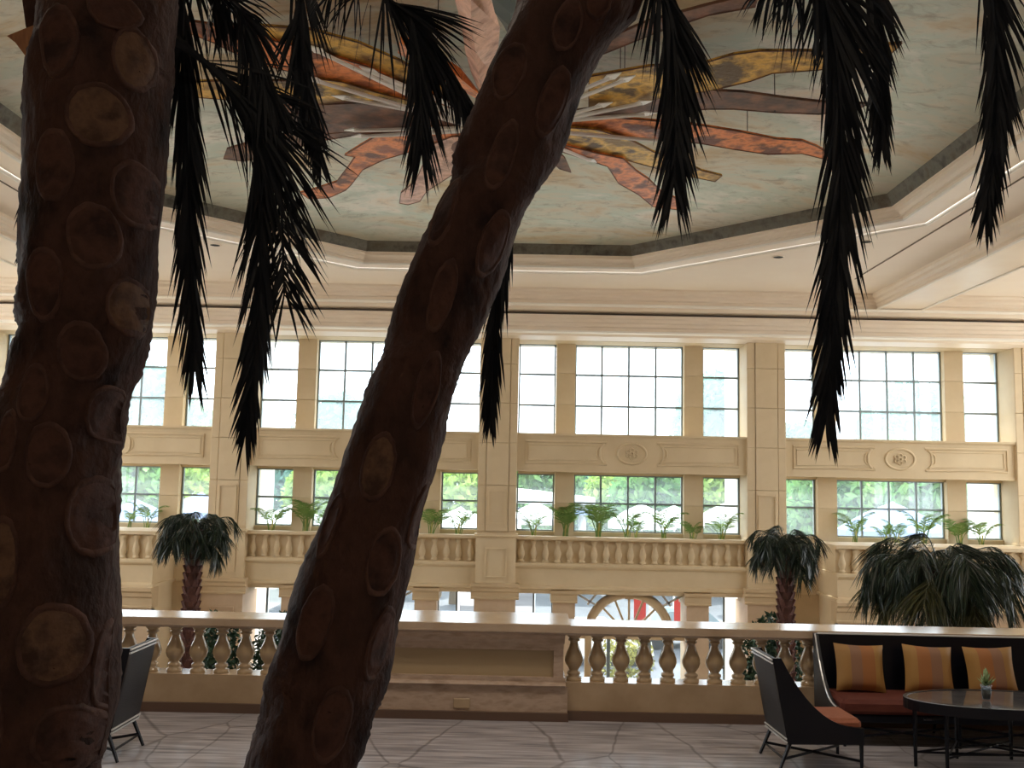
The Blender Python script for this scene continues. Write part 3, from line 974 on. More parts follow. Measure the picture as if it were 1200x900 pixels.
def make_chair(label, loc, rz):
    t = thing('lounge_chair', label, 'chair', loc, rz, 'black cane lounge chairs')
    w = 0.26
    prof = side_panel_profile()
    for s in (-1, 1):
        ya, yb = (w - 0.03, w) if s > 0 else (-w, -w + 0.03)
        MB().prism([(x, ya, z) for x, z in prof], (0, yb - ya, 0)).build('side_panel', M['black'], t)
    # outer back: leaning woven panel in a frame
    MB().prism([(-0.115, -w + 0.03, 0.845), (-0.085, -w + 0.03, 0.845), (0.03, -w + 0.03, 0.20), (0.0, -w + 0.03, 0.20)], (0, 2 * w - 0.06, 0)).build('backrest', M['cane'], t)
    for z, x in ((0.835, -0.121), (0.808, -0.116), (0.215, -0.008), (0.242, -0.012)):
        MB().tube([(x, -w, z), (x, w, z)], 0.008, 6).build('back_edge_gleam', M['trimw'], t)  # pale strips drawn where the frame edges gleam
    MB().bevbox(0.03, 0.58, -w + 0.03, w - 0.03, 0.20, 0.28, 0.01).build('seat_base', M['black'], t)
    c = MB().bevbox(0.05, 0.605, -w + 0.04, w - 0.04, 0.28, 0.385, 0.03).build('seat_cushion', M['terra'], t)
    bcush = MB().prism([(0.0, -w + 0.05, 0.38), (0.10, -w + 0.05, 0.38), (-0.005, -w + 0.05, 0.78), (-0.07, -w + 0.05, 0.80)], (0, 2 * w - 0.10, 0)).build('back_cushion', M['terra'], t)
    for s in (-1, 1):
        MB().tube([(0.03, s * (w - 0.03), 0.21), (-0.06, s * (w - 0.02), 0.0)], [0.018, 0.013], 6).build('leg', M['black'], t)
        MB().tube([(0.585, s * (w - 0.02), 0.21), (0.585, s * (w - 0.02), 0.0)], [0.018, 0.013], 6).build('leg', M['black'], t)
    MB().tube([(-0.02, -w + 0.02, 0.09), (0.585, w - 0.03, 0.07)], 0.011, 6).build('stretcher', M['black'], t)
    MB().tube([(-0.02, w - 0.02, 0.09), (0.585, -w + 0.03, 0.07)], 0.011, 6).build('stretcher', M['black'], t)
    MB().tube([(-0.02, -w + 0.02, 0.085), (-0.02, w - 0.02, 0.085)], 0.010, 6).build('stretcher', M['black'], t)
    return t


make_chair('black cane lounge chair with terracotta seat facing the oval table', (2.10, 7.97, 0), 0.06)
make_chair('black cane lounge chair standing alone by the balustrade, back panel turned to the sofa', (-3.02, 7.80, 0), math.pi - 0.02)

# sofa
SX0, SX1, SYB, SYF = 2.76, 4.80, 9.06, 8.46
t = thing('cane_sofa', 'long black sofa with dark red seat against the balustrade', 'sofa', ((SX0 + SX1) / 2, SYB, 0))
off = t.location.copy()
MB().prism([(SX0, SYB + 0.02, 0.845), (SX0, SYB - 0.03, 0.845), (SX0, SYB - 0.13, 0.2), (SX0, SYB - 0.08, 0.2)], (SX1 - SX0, 0, 0)).build('backrest', M['black'], t, off=off)
MB().tube([(SX0, SYB - 0.012, 0.848), (SX1, SYB - 0.012, 0.848)], 0.010, 6).build('back_edge_gleam', M['trimw'], t, off=off)
for X in (SX0 - 0.03, SX1):
    pr2 = [(SYB, 0.20), (SYB + 0.03, 0.848), (SYB - 0.04, 0.848)]
    for k in range(1, 11):
        u = k / 10
        pr2.append((SYB - 0.04 - (SYB - 0.04 - SYF) * u, 0.33 + 0.518 * (1 - u) ** 2.4))
    pr2.append((SYF, 0.20))
    MB().prism([(X, y, z) for y, z in pr2], (0.03, 0, 0)).build('side_panel', M['cane'] if X < 3 else M['black'], t, off=off)
    path = [(X + (0.0 if X < 3 else 0.03), y, z) for y, z in pr2[2:-1]]
    MB().tube(path, 0.007, 5).build('side_edge_gleam', M['trimw'], t, off=off)
MB().bevbox(SX0, SX1, SYF, SYB - 0.1, 0.20, 0.27, 0.01).build('seat_base', M['black'], t, off=off)
half = (SX0 + SX1) / 2
MB().bevbox(SX0 + 0.01, half - 0.004, SYF - 0.02, SYB - 0.12, 0.27, 0.39, 0.03).build('seat_cushion', M['darkred'], t, off=off)
MB().bevbox(half + 0.004, SX1 - 0.01, SYF - 0.02, SYB - 0.12, 0.27, 0.39, 0.03).build('seat_cushion', M['darkred'], t, off=off)
for X in (SX0 + 0.05, half, SX1 - 0.05):
    MB().tube([(X, SYF + 0.03, 0.2), (X, SYF + 0.03, 0)], [0.018, 0.013], 6).build('leg', M['black'], t, off=off)
    MB().tube([(X, SYB - 0.12, 0.2), (X, SYB - 0.05, 0)], [0.018, 0.013], 6).build('leg', M['black'], t, off=off)
for a, b in ((SX0 + 0.05, half), (half, SX1 - 0.05)):
    MB().tube([(a, SYF + 0.03, 0.07), (b, SYF + 0.03, 0.17)], 0.010, 6).build('stretcher', M['black'], t, off=off)
    MB().tube([(b, SYF + 0.03, 0.07), (a, SYF + 0.03, 0.17)], 0.010, 6).build('stretcher', M['black'], t, off=off)


def pillow(cxp, label, m, tilt, w=0.44, hgt=0.41):
    n = 12
    vs, fs = [], []
    for side in (-1, 1):
        for i in range(n + 1):
            for j in range(n + 1):
                u, v = i / n * 2 - 1, j / n * 2 - 1
                # pinched edges, sharp corners
                ex = 1 - 0.07 * (1 - v * v) * 1
                ez = 1 - 0.07 * (1 - u * u) * 1
                th = 0.075 * ((1 - u ** 4) * (1 - v ** 4)) ** 0.55
                vs.append((u * ex * w / 2 if abs(u) == 1 else u * w / 2 * (1 - 0.07 * (1 - v * v)), side * th, v * hgt / 2 * (1 - 0.07 * (1 - u * u)) + hgt / 2))
    N = (n + 1) ** 2
    for s in (0, 1):
        for i in range(n):
            for j in range(n):
                a = s * N + i * (n + 1) + j
                q = (a, a + n + 1, a + n + 2, a + 1)
                fs.append(q if s == 0 else q[::-1])
    o = MB().add(vs, fs).build('throw_pillow', m, None, True)
    o.location = (cxp, SYB - 0.285, 0.392)
    o.rotation_euler = (-0.26, tilt, 0)
    tag(o, label, 'pillow', 'striped pillows on the sofa')
    return o


for px_, lab, m_, ti in ((1008, 'striped gold pillow at the sofa end next to the cane chair', 'pillow', 0.03),
                         (1088, 'striped gold pillow in the middle of the three on the sofa', 'pillow2', 0.05),
                         (1163, 'striped gold pillow on the sofa behind the small vase', 'pillow2', -0.02)):
    pillow(aty(px_, 790, 8.8).x, lab, M[m_], ti)

# oval coffee table
TX, TY, TA, TB, TZ = 3.84, 7.90, 0.75, 0.38, 0.53
t = thing('oval_coffee_table', 'dark oval coffee table with polished stone top in front of the sofa', 'table', (TX, TY, 0))


def oval(a, b, z, n=48):
    return [(a * math.cos(2 * math.pi * k / n), b * math.sin(2 * math.pi * k / n), z) for k in range(n)]


M['tabletop'] = mat('polished_grey_stone', (0.045, 0.045, 0.05), 0.07, var=[(0.11, 0.105, 0.105)], scale=7, detail=8)
MB().prism(oval(TA - 0.03, TB - 0.03, TZ - 0.02), (0, 0, 0.02)).build('stone_top', M['tabletop'], t)
mb = MB()
ro, ri = oval(TA, TB, 0), oval(TA - 0.03, TB - 0.03, 0)
n = len(ro)
vs, fs = [], []
for (rg, z) in ((ro, TZ - 0.075), (ro, TZ + 0.004), (ri, TZ + 0.004), (ri, TZ - 0.075)):
    vs += [(x, y, z) for x, y, _ in rg]
for i in range(4):
    for k in range(n):
        k2, j = (k + 1) % n, (i + 1) % 4
        fs.append((i * n + k, i * n + k2, j * n + k2, j * n + k))
mb.add(vs, fs).build('rim', M['black'], t)
MB().prism(oval(TA - 0.03, TB - 0.03, TZ - 0.07), (0, 0, 0.05)).build('apron', M['black'], t)
legs = [(-0.66, 0.03), (-0.49, -0.15), (-0.22, 0.29), (0.66, 0.03), (0.49, -0.15), (0.22, 0.29)]
for lx, ly in legs:
    MB().tube([(lx, ly, TZ - 0.07), (lx, ly, 0)], [0.020, 0.014], 6).build('leg', M['black'], t)
for (i, j) in ((0, 5), (0, 4), (1, 2), (1, 5), (3, 2), (3, 1), (4, 2)):
    a, b = legs[i], legs[j]
    MB().tube([(a[0], a[1], 0.11), (b[0], b[1], 0.14)], 0.009, 6).build('stretcher', M['black'], t)
for s in (-1, 1):
    MB().tube([(s * 0.60 * math.cos(a), -0.02 + 0.28 * math.sin(a), 0.38 - 0.05 * abs(math.sin(2 * a))) for a in [math.pi * k / 10 for k in range(11)]], 0.008, 5).build('fretwork_rail', M['black'], t)

vp = atz(1156, 820, TZ + 0.005)
t = thing('succulent_vase', 'small glass tumbler holding a green succulent on the oval table', 'vase', vp)
MB().lathe([(0.030, 0.0), (0.034, 0.03), (0.040, 0.06), (0.037, 0.095), (0.046, 0.115), (0.043, 0.115), (0.034, 0.095), (0.037, 0.06), (0.031, 0.03), (0.027, 0.006)], 18, cap=True).build('tumbler', M['tumbler'], t, True)
MB().lathe([(0.026, 0.008), (0.034, 0.05), (0.032, 0.085)], 14).build('soil', M['soil'], t, True)
lm = MB()
lm.add([(0, 0, 0), (0.012, 0.02, 0.006), (0.010, 0.05, 0.02), (0, 0.075, 0.035), (-0.010, 0.05, 0.02), (-0.012, 0.02, 0.006), (0, 0.03, 0.016)], [(0, 1, 6), (1, 2, 6), (2, 3, 6), (3, 4, 6), (4, 5, 6), (5, 0, 6), (0, 5, 4, 3, 2, 1)])
lme = lm.mesh('succulent_leaf', M['succ'], True)
for k in range(22):
    a, el = k * 2.4, 0.1 + 1.2 * (k / 22)
    put(lme, 'leaf', t, (0, 0, 0.10 + 0.045 * k / 22), (el, 0, a), 1.05 + 0.35 * random.random())
# ================================================================== PALMS


def leaflet(mb, p, d, L, w, sag, wv):
    """narrow tapering leaflet: 2 segments and a point"""
    d = d.normalized()
    prev = None
    a = p
    pts = [p]
    for k in range(1, 4):
        dd = (d + Vector((0, 0, -1)) * sag * k / 3).normalized()
        a = a + dd * (L / 3)
        pts.append(a)
    ws = (w * 0.55, w, w * 0.75)
    vs = []
    for q, ww in zip(pts[:3], ws):
        vs += [q - wv * ww / 2, q + wv * ww / 2]
    vs.append(pts[3])
    mb.add(vs, [(0, 1, 3, 2), (2, 3, 5, 4), (4, 5, 6)])


def resample(pts, n):
    """smooth Catmull-Rom resample"""
    P = [Vector(p) for p in pts]
    P = [P[0] * 2 - P[1]] + P + [P[-1] * 2 - P[-2]]
    out = []
    m = len(P) - 3
    for i in range(n):
        u = i / (n - 1) * m
        k = min(int(u), m - 1)
        f = u - k
        a, b, c, d = P[k:k + 4]
        out.append(0.5 * ((2 * b) + (c - a) * f + (2 * a - 5 * b + 4 * c - d) * f * f + (3 * b - a - 3 * c + d) * f ** 3))
    return out


def hang_frond(parent, pxs, Y, n, L, spread, w, crown, t0=0.12, sag=0.25, skew=0.0, taper=0.6, both=1.0):
    """foreground frond whose rachis follows photo points at distance Y (one value or one per point)"""
    Ys = Y if isinstance(Y, (list, tuple)) else [Y] * len(pxs)
    pts = [aty(x, y, yy) for (x, y), yy in zip(pxs, Ys)]
    first = len(pts)
    arc = []
    if crown is not None:
        c = Vector(crown)
        mid = (c + pts[0]) / 2 + Vector((0, 0, 0.35))
        arc = [c, mid]
    R = resample(arc + pts, 60)
    mb = MB()
    mb.tube(R[::3] + [R[-1]], [0.011 * (1 - 0.75 * i / 20) for i in range(len(R[::3]) + 1)], 5)
    k0 = int(60 * (len(arc) / max(1, len(arc) + len(pts) - 1)) * 0.75) if arc else 0
    rnd = random.Random(int(pxs[0][0] * 7 + n))
    n = int(n * 1.3)
    for i in range(n):
        u = t0 + (1 - t0) * i / (n - 1)
        f = k0 + u * (59 - k0)
        k = min(int(f), 58)
        p = R[k].lerp(R[k + 1], f - k)
        T = (R[k + 1] - R[k]).normalized()
        view = (p - CAM).normalized()
        S = T.cross(view).normalized()
        D = T.cross(S).normalized()
        for s in (-1, 1):
            if s > 0 and rnd.random() > both:
                continue
            sp = math.radians(spread * rnd.uniform(0.4, 1.5) + skew * s)
            q = rnd.uniform(-0.5, 0.5)
            d = T * math.cos(sp) + (S * s * math.cos(q) + D * math.sin(q)) * math.sin(sp)
            LL = L * rnd.uniform(0.75, 1.12) * (1 - taper * u ** 2.2)
            ang = rnd.uniform(-0.7, 0.7)
            wv = (S * math.cos(ang) + D * math.sin(ang))
            wv = (wv - d.normalized() * wv.dot(d.normalized())).normalized()
            leaflet(mb, p, d, LL, w * rnd.uniform(0.55, 1.05), sag, wv)
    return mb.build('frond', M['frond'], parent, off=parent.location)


def fore_palm(name, label, edges, Y, scars, base, topext, seed):
    """edges: (y, left, right) photo rows of the trunk outline; scars: (x, y, rx, ry, tilt, pale)"""
    rows = []
    for y, l, r in edges:
        rows.append((aty((l + r) / 2, y, Y), y, l, r))
    # true radius: half the width seen square to the trunk's own direction
    axis, rad = [], []
    for i, (c, y, l, r) in enumerate(rows):
        a, b = rows[max(i - 1, 0)][0], rows[min(i + 1, len(rows) - 1)][0]
        T = (b - a).normalized()
        wid = (aty(r, y, Y) - aty(l, y, Y)).length
        axis.append(c)
        rad.append(wid / 2 * abs(T.z) / math.sqrt(T.z ** 2 + T.x ** 2))
    t = thing(name, label, 'palm', base)
    off = Vector(base)
    ax = [topext[0], topext[0].lerp(axis[0], 0.5)] + axis + [axis[-1].lerp(base, q) for q in (0.2, 0.4, 0.6, 0.8, 1.0)]
    rd = [topext[1], (topext[1] + rad[0]) / 2] + rad + [rad[-1] * (1 + 0.12 * q) for q in (0.2, 0.4, 0.6, 0.8, 1.0)]
    ax2 = resample(ax, 130)
    rr = []
    m = len(rd) - 1
    for i in range(130):
        u = i / 129 * m
        k = min(int(u), m - 1)
        rr.append(rd[k] + (rd[k + 1] - rd[k]) * (u - k))
    rnd = random.Random(seed)
    N = 40
    ph = [(rnd.uniform(0, 6.28), rnd.choice((1, 2, 3, 5, 7)), rnd.uniform(1.0, 8.0), rnd.uniform(0.0010, 0.0028)) for _ in range(12)]

    def surf(f, th, lift=0.0):
        k = max(0, min(int(f), 128))
        p = ax2[k].lerp(ax2[k + 1], f - k)
        T = (ax2[k + 1] - ax2[k]).normalized()
        r = rr[k] + (rr[k + 1] - rr[k]) * (f - k)
        e1 = T.cross(Vector((0, 1, 0))).normalized()
        if e1.x < 0:
            e1 = -e1
        e2 = e1.cross(T).normalized()
        if e2.y > 0:
            e2 = -e2
        b = sum(a * math.sin(n_ * th + f * fr * 0.11 + p_) for p_, n_, fr, a in ph)
        return p + (e1 * math.sin(th) + e2 * math.cos(th)) * (r + b + lift)

    vs, fs = [], []
    NR = 258
    for i in range(NR):
        f = i / 2.0
        for k in range(N):
            th = 2 * math.pi * k / N
            vs.append(surf(f, th) + Vector((rnd.gauss(0, 0.0016), rnd.gauss(0, 0.0016), 0)))
    for i in range(NR - 1):
        for k in range(N):
            k2 = (k + 1) % N
            fs.append((i * N + k, i * N + k2, (i + 1) * N + k2, (i + 1) * N + k))
    fs.append(tuple(range(N)))
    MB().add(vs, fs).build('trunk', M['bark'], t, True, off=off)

    # leaf scars: oval discs with a raised lip, laid on the trunk surface
    def locate(x, y):
        best = None
        for i in range(0, 258):
            f = i / 2.0
            p = ax2[int(f)].lerp(ax2[min(int(f) + 1, 129)], f - int(f))
            d = p - CAM
            yy = 450 - FPX * d.dot(_U) / d.dot(_F)
            xx = 600 + FPX * d.dot(_R) / d.dot(_F)
            T = ax2[min(int(f) + 1, 129)] - ax2[int(f)]
            # row through the axis point, square to the axis on screen
            tx, ty = T.dot(_R), -T.dot(_U)
            l = math.hypot(tx, ty)
            tx, ty = tx / l, ty / l
            along = (x - xx) * tx + (y - yy) * ty
            if best is None or abs(along) < best[0]:
                k = min(int(f), 128)
                R = rr[k] * FPX / d.dot(_F)
                across = (x - xx) * ty - (y - yy) * tx
                best = (abs(along), min(128.9, max(0.0, f + along / (l * FPX / d.dot(_F)))), across / R, l)
        return best[1], best[2]

    for (x, y, rx, ry, tilt, pale) in scars:
        ct, st = math.cos(tilt), math.sin(tilt)
        rings = [(1.08, -0.005), (1.02, 0.0045), (0.94, 0.0060), (0.87, 0.0030), (0.72, 0.0034), (0.66, 0.0046), (0.58, 0.0032), (0.08, 0.0040)]
        K = 28
        vs, fs = [], []
        jit = [1 + rnd.uniform(-0.03, 0.03) for _ in range(K)]
        for q, lift in rings:
            for k in range(K):
                a = 2 * math.pi * k / K
                ux, uy = rx * q * jit[k] * math.cos(a), ry * q * jit[k] * math.sin(a)
                X, Yp = x + ux * ct - uy * st, y + ux * st + uy * ct
                sc_ = (Y - 0.9 * rad[len(rad) // 2]) / Y
                f, s = locate(600 + (X - 600) * sc_, 450 + (Yp - 450) * sc_)
                s = max(-0.999, min(0.999, s))
                vs.append(surf(f, math.asin(s), lift * (1 if abs(s) < 0.95 else 0.4)))
        rimf = []
        for i in range(len(rings) - 1):
            for k in range(K):
                k2 = (k + 1) % K
                (rimf if i < 3 else fs).append((i * K + k, (i + 1) * K + k, (i + 1) * K + k2, i * K + k2))
        fs.append(tuple((len(rings) - 1) * K + k for k in range(K - 1, -1, -1)))
        sco = MB().add(vs, fs).build('leaf_scar', M['scarl'] if pale else M['scar'], t, True, off=off)
        MB().add(vs, rimf).build('scar_rim', M['scarrim'], sco, True, off=off)
    return t, surf


YL, YR = 2.6, 2.62
L_edges = [(-60, 52, 208), (0, 50, 204), (60, 46, 200), (100, 38, 197), (200, 33, 190), (300, 30, 181), (360, 27, 176), (400, 25, 169), (450, 11, 153), (500, -5, 142), (560, -20, 137), (640, -36, 134), (720, -44, 136), (800, -50, 131), (860, -54, 121), (900, -58, 112)]
L_scars = [(75, 62, 24, 42, 0, 0), (152, 72, 18, 36, 0.0, 1), (118, 145, 33, 36, 0, 1), (70, 205, 24, 42, 0, 0), (150, 228, 20, 38, 0, 0), (111, 285, 27, 38, 0, 0), (57, 342, 22, 42, 0, 0),
           (141, 362, 18, 34, 0.05, 1), (95, 418, 24, 34, 0.05, 0), (43, 468, 17, 34, 0.1, 0), (113, 490, 18, 33, 0.12, 0), (14, 524, 13, 36, 0.12, 0), (59, 540, 23, 38, 0.06, 0),
           (98, 612, 21, 46, 0.03, 0), (12, 665, 22, 52, 0.0, 1), (66, 762, 32, 48, 0.05, 1), (135, 20, 26, 22, 0, 0), (2, 840, 16, 60, 0, 0), (108, 800, 12, 60, 0.05, 0), (75, 875, 30, 40, 0, 0)]
Lp, Ls = fore_palm('palm_tree', 'thick upright palm with round leaf scars beside the lone chair', L_edges, YL, L_scars, Vector((-1.26, YL, 0)), (Vector((-1.20, YL, 4.5)), 0.18), 3)
R_edges = [(-50, 625, 762), (0, 603, 745), (60, 582, 702), (141, 550, 669), (200, 528, 640), (240, 514, 622), (310, 484, 592), (395, 454, 555), (440, 438, 541), (495, 417, 524), (585, 388, 499), (680, 350, 480), (780, 318, 457), (830, 306, 440), (900, 290, 418)]
R_scars = [(664, 40, 16, 28, 0.35, 0), (598, 92, 17, 34, 0.35, 0), (648, 125, 15, 42, 0.35, 0), (588, 190, 15, 42, 0.35, 0), (522, 252, 14, 44, 0.30, 0), (578, 290, 15, 40, 0.35, 0), (518, 352, 15, 44, 0.30, 0),
           (500, 462, 13, 46, 0.25, 0), (444, 552, 20, 40, 0.22, 1), (490, 610, 9, 40, 0.25, 0), (450, 662, 17, 40, 0.22, 0), (373, 732, 19, 44, 0.30, 0), (445, 760, 12, 45, 0.25, 0), (392, 850, 20, 46, 0.25, 0), (388, 620, 9, 40, 0.3, 0), (700, 8, 14, 22, 0.3, 0)]
Rp, Rs = fore_palm('palm_tree', 'slender leaning palm crossing in front of the windows', R_edges, YR, R_scars, Vector((-1.02, YR + 0.05, 0)), (Vector((0.42, YR, 4.45)), 0.14), 5)

CL = (-1.2, YL, 4.45)
CR = (0.40, YR, 4.4)
# fronds hanging from the upright palm
hang_frond(Lp, [(212, -40), (214, 60), (221, 190), (224, 330), (228, 425)], 2.9, 80, 0.36, 11, 0.012, CL, sag=0.3)
hang_frond(Lp, [(190, 30), (255, 88), (300, 150), (306, 260), (301, 390), (289, 500)], [2.75, 2.85, 2.9, 2.95, 2.95, 2.95], 80, 0.36, 13, 0.012, None, t0=0.22, sag=0.35, skew=-2)
hang_frond(Lp, [(192, 40), (262, 90), (322, 160), (330, 250), (333, 345)], [2.8, 2.9, 2.95, 3.0, 3.0], 60, 0.36, 30, 0.011, None, t0=0.15, sag=0.35, taper=0.5)
hang_frond(Lp, [(255, -40), (285, 20), (306, 90), (318, 110)], 2.9, 46, 0.33, 18, 0.012, CL, t0=0.3, sag=1.1)
hang_frond(Lp, [(348, -50), (351, 30), (360, 110), (374, 185)], 3.0, 60, 0.30, 13, 0.012, CL, sag=0.3)
hang_frond(Lp, [(30, 228), (33, 262), (28, 300)], 3.1, 18, 0.12, 20, 0.008, None, t0=0.0, sag=0.3)
hang_frond(Lp, [(215, -60), (245, -20), (280, 20)], 3.0, 30, 0.36, 40, 0.012, CL, t0=0.2, sag=0.8)
# fronds hanging from the leaning palm
hang_frond(Rp, [(455, -40), (482, 20), (492, 90), (494, 175)], 2.95, 70, 0.33, 15, 0.012, CR, t0=0.2, sag=0.3, taper=0.45)
hang_frond(Rp, [(430, -60), (480, 20), (525, 85), (548, 120)], 3.0, 46, 0.30, 18, 0.012, CR, t0=0.3, sag=1.3)
hang_frond(Rp, [(465, -35), (420, -22), (385, -8)], 2.9, 16, 0.30, 60, 0.010, CR, t0=0.4, sag=2.2)
hang_frond(Rp, [(610, 180), (586, 320), (578, 410), (574, 485)], 3.1, 60, 0.28, 9, 0.012, CR, t0=0.2, sag=0.3)
hang_frond(Rp, [(770, -60), (786, 20), (792, 110), (790, 215)], 2.7, 80, 0.32, 15, 0.012, CR, t0=0.15, sag=0.3, taper=0.45)
hang_frond(Rp, [(945, -70), (976, 40), (986, 160), (983, 290), (975, 400), (968, 485)], 2.7, 110, 0.36, 13, 0.013, CR, t0=0.1, sag=0.3)
hang_frond(Rp, [(1000, -80), (1024, 0), (1031, 90), (1033, 165)], 2.9, 60, 0.28, 11, 0.012, CR, t0=0.2, sag=0.3)
hang_frond(Rp, [(1120, -110), (1158, -30), (1169, 70), (1166, 160), (1156, 250)], 2.8, 80, 0.30, 13, 0.012, CR, t0=0.2, sag=0.3)
hang_frond(Rp, [(975, -50), (940, -35), (895, -12)], 2.75, 24, 0.34, 55, 0.012, CR, t0=0.35, sag=2.0)
hang_frond(Rp, [(960, -60), (985, 10), (1000, 70)], 2.75, 30, 0.34, 35, 0.012, CR, t0=0.2, sag=0.9)
# torn dry sheath on the upright palm
mb = MB()
P = [aty(x, y, YL - 0.02) for x, y in ((8, 42), (30, 33), (46, 27), (47, 62), (40, 82), (30, 66), (18, 50))]
mb.prism(P, (0.004, 0.05, 0.0))
mb.build('torn_leaf_sheath', M['sheath'], Lp, off=Lp.location)
mb = MB()
P = [aty(x, y, YL + 0.02) for x, y in ((22, -30), (60, -30), (52, 30), (38, 60), (30, 30))]
mb.prism(P, (0.0, 0.06, 0.0)).build('leaf_sheath', M['bark'], Lp, off=Lp.location)
mb = MB()
P = [aty(x, y, YR + 0.02) for x, y in ((715, -30), (775, -60), (748, 12), (728, 30), (703, 50), (695, 30))]
mb.prism(P, (0.0, 0.06, 0.0)).build('leaf_sheath', M['bark'], Rp, off=Rp.location)


# atrium palms
def droop_frond_mesh(name, L, n, rise, m, leaf, w, seed):
    rnd = random.Random(seed)
    pts = []
    for k in range(12):
        u = k / 11
        r = L * (0.75 * math.sin(min(u * 1.25, 1) * math.pi / 2) + 0.10 * u)
        z = rise * math.sin(u * math.pi * 0.62) * 1.0 - L * 0.62 * max(0, u - 0.25) ** 1.6
        pts.append(Vector((r, rnd.uniform(-0.01, 0.01), z)))
    mb = MB()
    mb.tube(pts, [0.012 * (1 - 0.7 * i / 11) for i in range(12)], 4)
    for i in range(n):
        u = 0.12 + 0.88 * i / (n - 1)
        f = u * 11
        k = min(int(f), 10)
        p = pts[k].lerp(pts[k + 1], f - k)
        T = (pts[k + 1] - pts[k]).normalized()
        for s in (-1, 1):
            sp = math.radians(rnd.uniform(30, 60))
            d = T * math.cos(sp) + Vector((0, s, 0)) * math.sin(sp)
            ang = rnd.uniform(0, 3.14)
            wv = Vector((math.cos(ang), math.sin(ang), 0))
            leaflet(mb, p, d, leaf * rnd.uniform(0.7, 1.15) * (1 - 0.4 * u * u), w, 1.9, wv)
    return mb.mesh(name, m, False)


FM = [droop_frond_mesh('frond', 0.62, 38, 0.20, M['frond2'], 0.40, 0.012, 11), droop_frond_mesh('frond', 0.56, 38, 0.10, M['frond2'], 0.42, 0.012, 12), droop_frond_mesh('frond', 0.50, 36, 0.02, M['frond2'], 0.42, 0.012, 13)]
FB = [droop_frond_mesh('frond', 1.00, 58, 0.30, M['frond2'], 0.62, 0.013, 14), droop_frond_mesh('frond', 0.92, 58, 0.14, M['frond2'], 0.68, 0.013, 15), droop_frond_mesh('frond', 0.85, 54, 0.0, M['frondolive'], 0.75, 0.013, 16)]


def atrium_palm(label, x, y, ztop, zc, r, meshes, nf, seed):
    rnd = random.Random(seed)
    t = thing('lobby_palm', label, 'palm', (x, y, ZG), 0, 'palms rising from the lobby below')
    hgt = zc - ZG
    nrow = int(hgt / 0.10)
    mb = MB()
    mb.lathe([(r * 0.95, 0.45), (r * 0.85, hgt * 0.5), (r * 0.9, hgt)], 14)
    mb.build('trunk', M['trunk2'], t, True)
    mb = MB()
    for i in range(nrow):
        z = 2.4 + i * 0.10
        if z > hgt:
            break
        for k in range(7):
            a = 2 * math.pi * (k + 0.5 * (i % 2)) / 7 + rnd.uniform(-0.06, 0.06)
            c, s = math.cos(a), math.sin(a)
            q = lambda rad, tt, zz: (c * rad - s * tt, s * rad + c * tt, z + zz)
            w = r * 0.36
            mb.add([q(r * 0.86, -w, 0), q(r * 0.86, w, 0), q(r * 1.22, 0.5 * w, 0.10), q(r * 1.22, -0.5 * w, 0.10), q(r * 0.8, 0, 0.12)], [(0, 1, 2, 3), (0, 3, 4), (1, 4, 2), (3, 2, 4)])
    o = mb.build('leaf_bases', M['trunk2'], t)
    o['kind'] = 'stuff'
    for i in range(nf):
        me = meshes[i % len(meshes)]
        put(me, 'frond', t, (0, 0, hgt + (0.08, 0.0, -0.08)[i % 3]), (rnd.uniform(-0.2, 0.2), rnd.uniform(-0.30, 0.26), i * 2.399 + rnd.uniform(-0.35, 0.35)), rnd.uniform(0.72, 1.12))
    for i in range(9):
        put(meshes[i % 2], 'frond', t, (0, 0, hgt + 0.06), (rnd.uniform(-0.2, 0.2), -rnd.uniform(0.45, 0.85), i * 2.399), rnd.uniform(0.5, 0.68))
    MB().lathe([(r * 0.9, hgt - 0.1), (r * 1.0, hgt), (r * 0.6, hgt + 0.12), (0.02, hgt + 0.22)], 10).build('crown_heart', M['frondolive'], t, True)
    MB().lathe([(0.38, 0.0), (0.5, 0.5), (0.54, 0.52), (0.54, 0.6), (0.46, 0.6), (0.44, 0.5)], 20).build('pot', M['pot'], t, True)
    return t


atrium_palm('slim lobby palm with a mop of drooping fronds behind the lone chair', -4.58, 14.0, 1.62, 1.32, 0.115, FM, 36, 21)
atrium_palm('slim lobby palm with a mop of drooping fronds behind the chair by the sofa', 3.83, 14.0, 1.62, 1.28, 0.115, FM, 36, 22)
atrium_palm('broad bushy lobby palm drooping behind the sofa', 5.15, 12.0, 1.5, 1.12, 0.15, FB, 54, 23)


# dark lobby bushes glimpsed through the balusters
def leaf_ball(name, n, rx, ry, rz, size, m, seed, hollow=0.55):
    rnd = random.Random(seed)
    mb = MB()
    for _ in range(n):
        while True:
            v = Vector((rnd.uniform(-1, 1), rnd.uniform(-1, 1), rnd.uniform(-1, 1)))
            if hollow < v.length < 1:
                break
        p = Vector((v.x * rx, v.y * ry, v.z * rz))
        a = Vector((rnd.gauss(0, 1), rnd.gauss(0, 1), rnd.gauss(0, 1))).normalized()
        b = a.cross(Vector((rnd.gauss(0, 1), rnd.gauss(0, 1), rnd.gauss(0, 1)))).normalized()
        s = size * rnd.uniform(0.6, 1.3)
        mb.add([p - a * s, p + b * s * 0.45, p + a * s, p - b * s * 0.45], [(0, 1, 2, 3)])
    return mb.mesh(name, m)


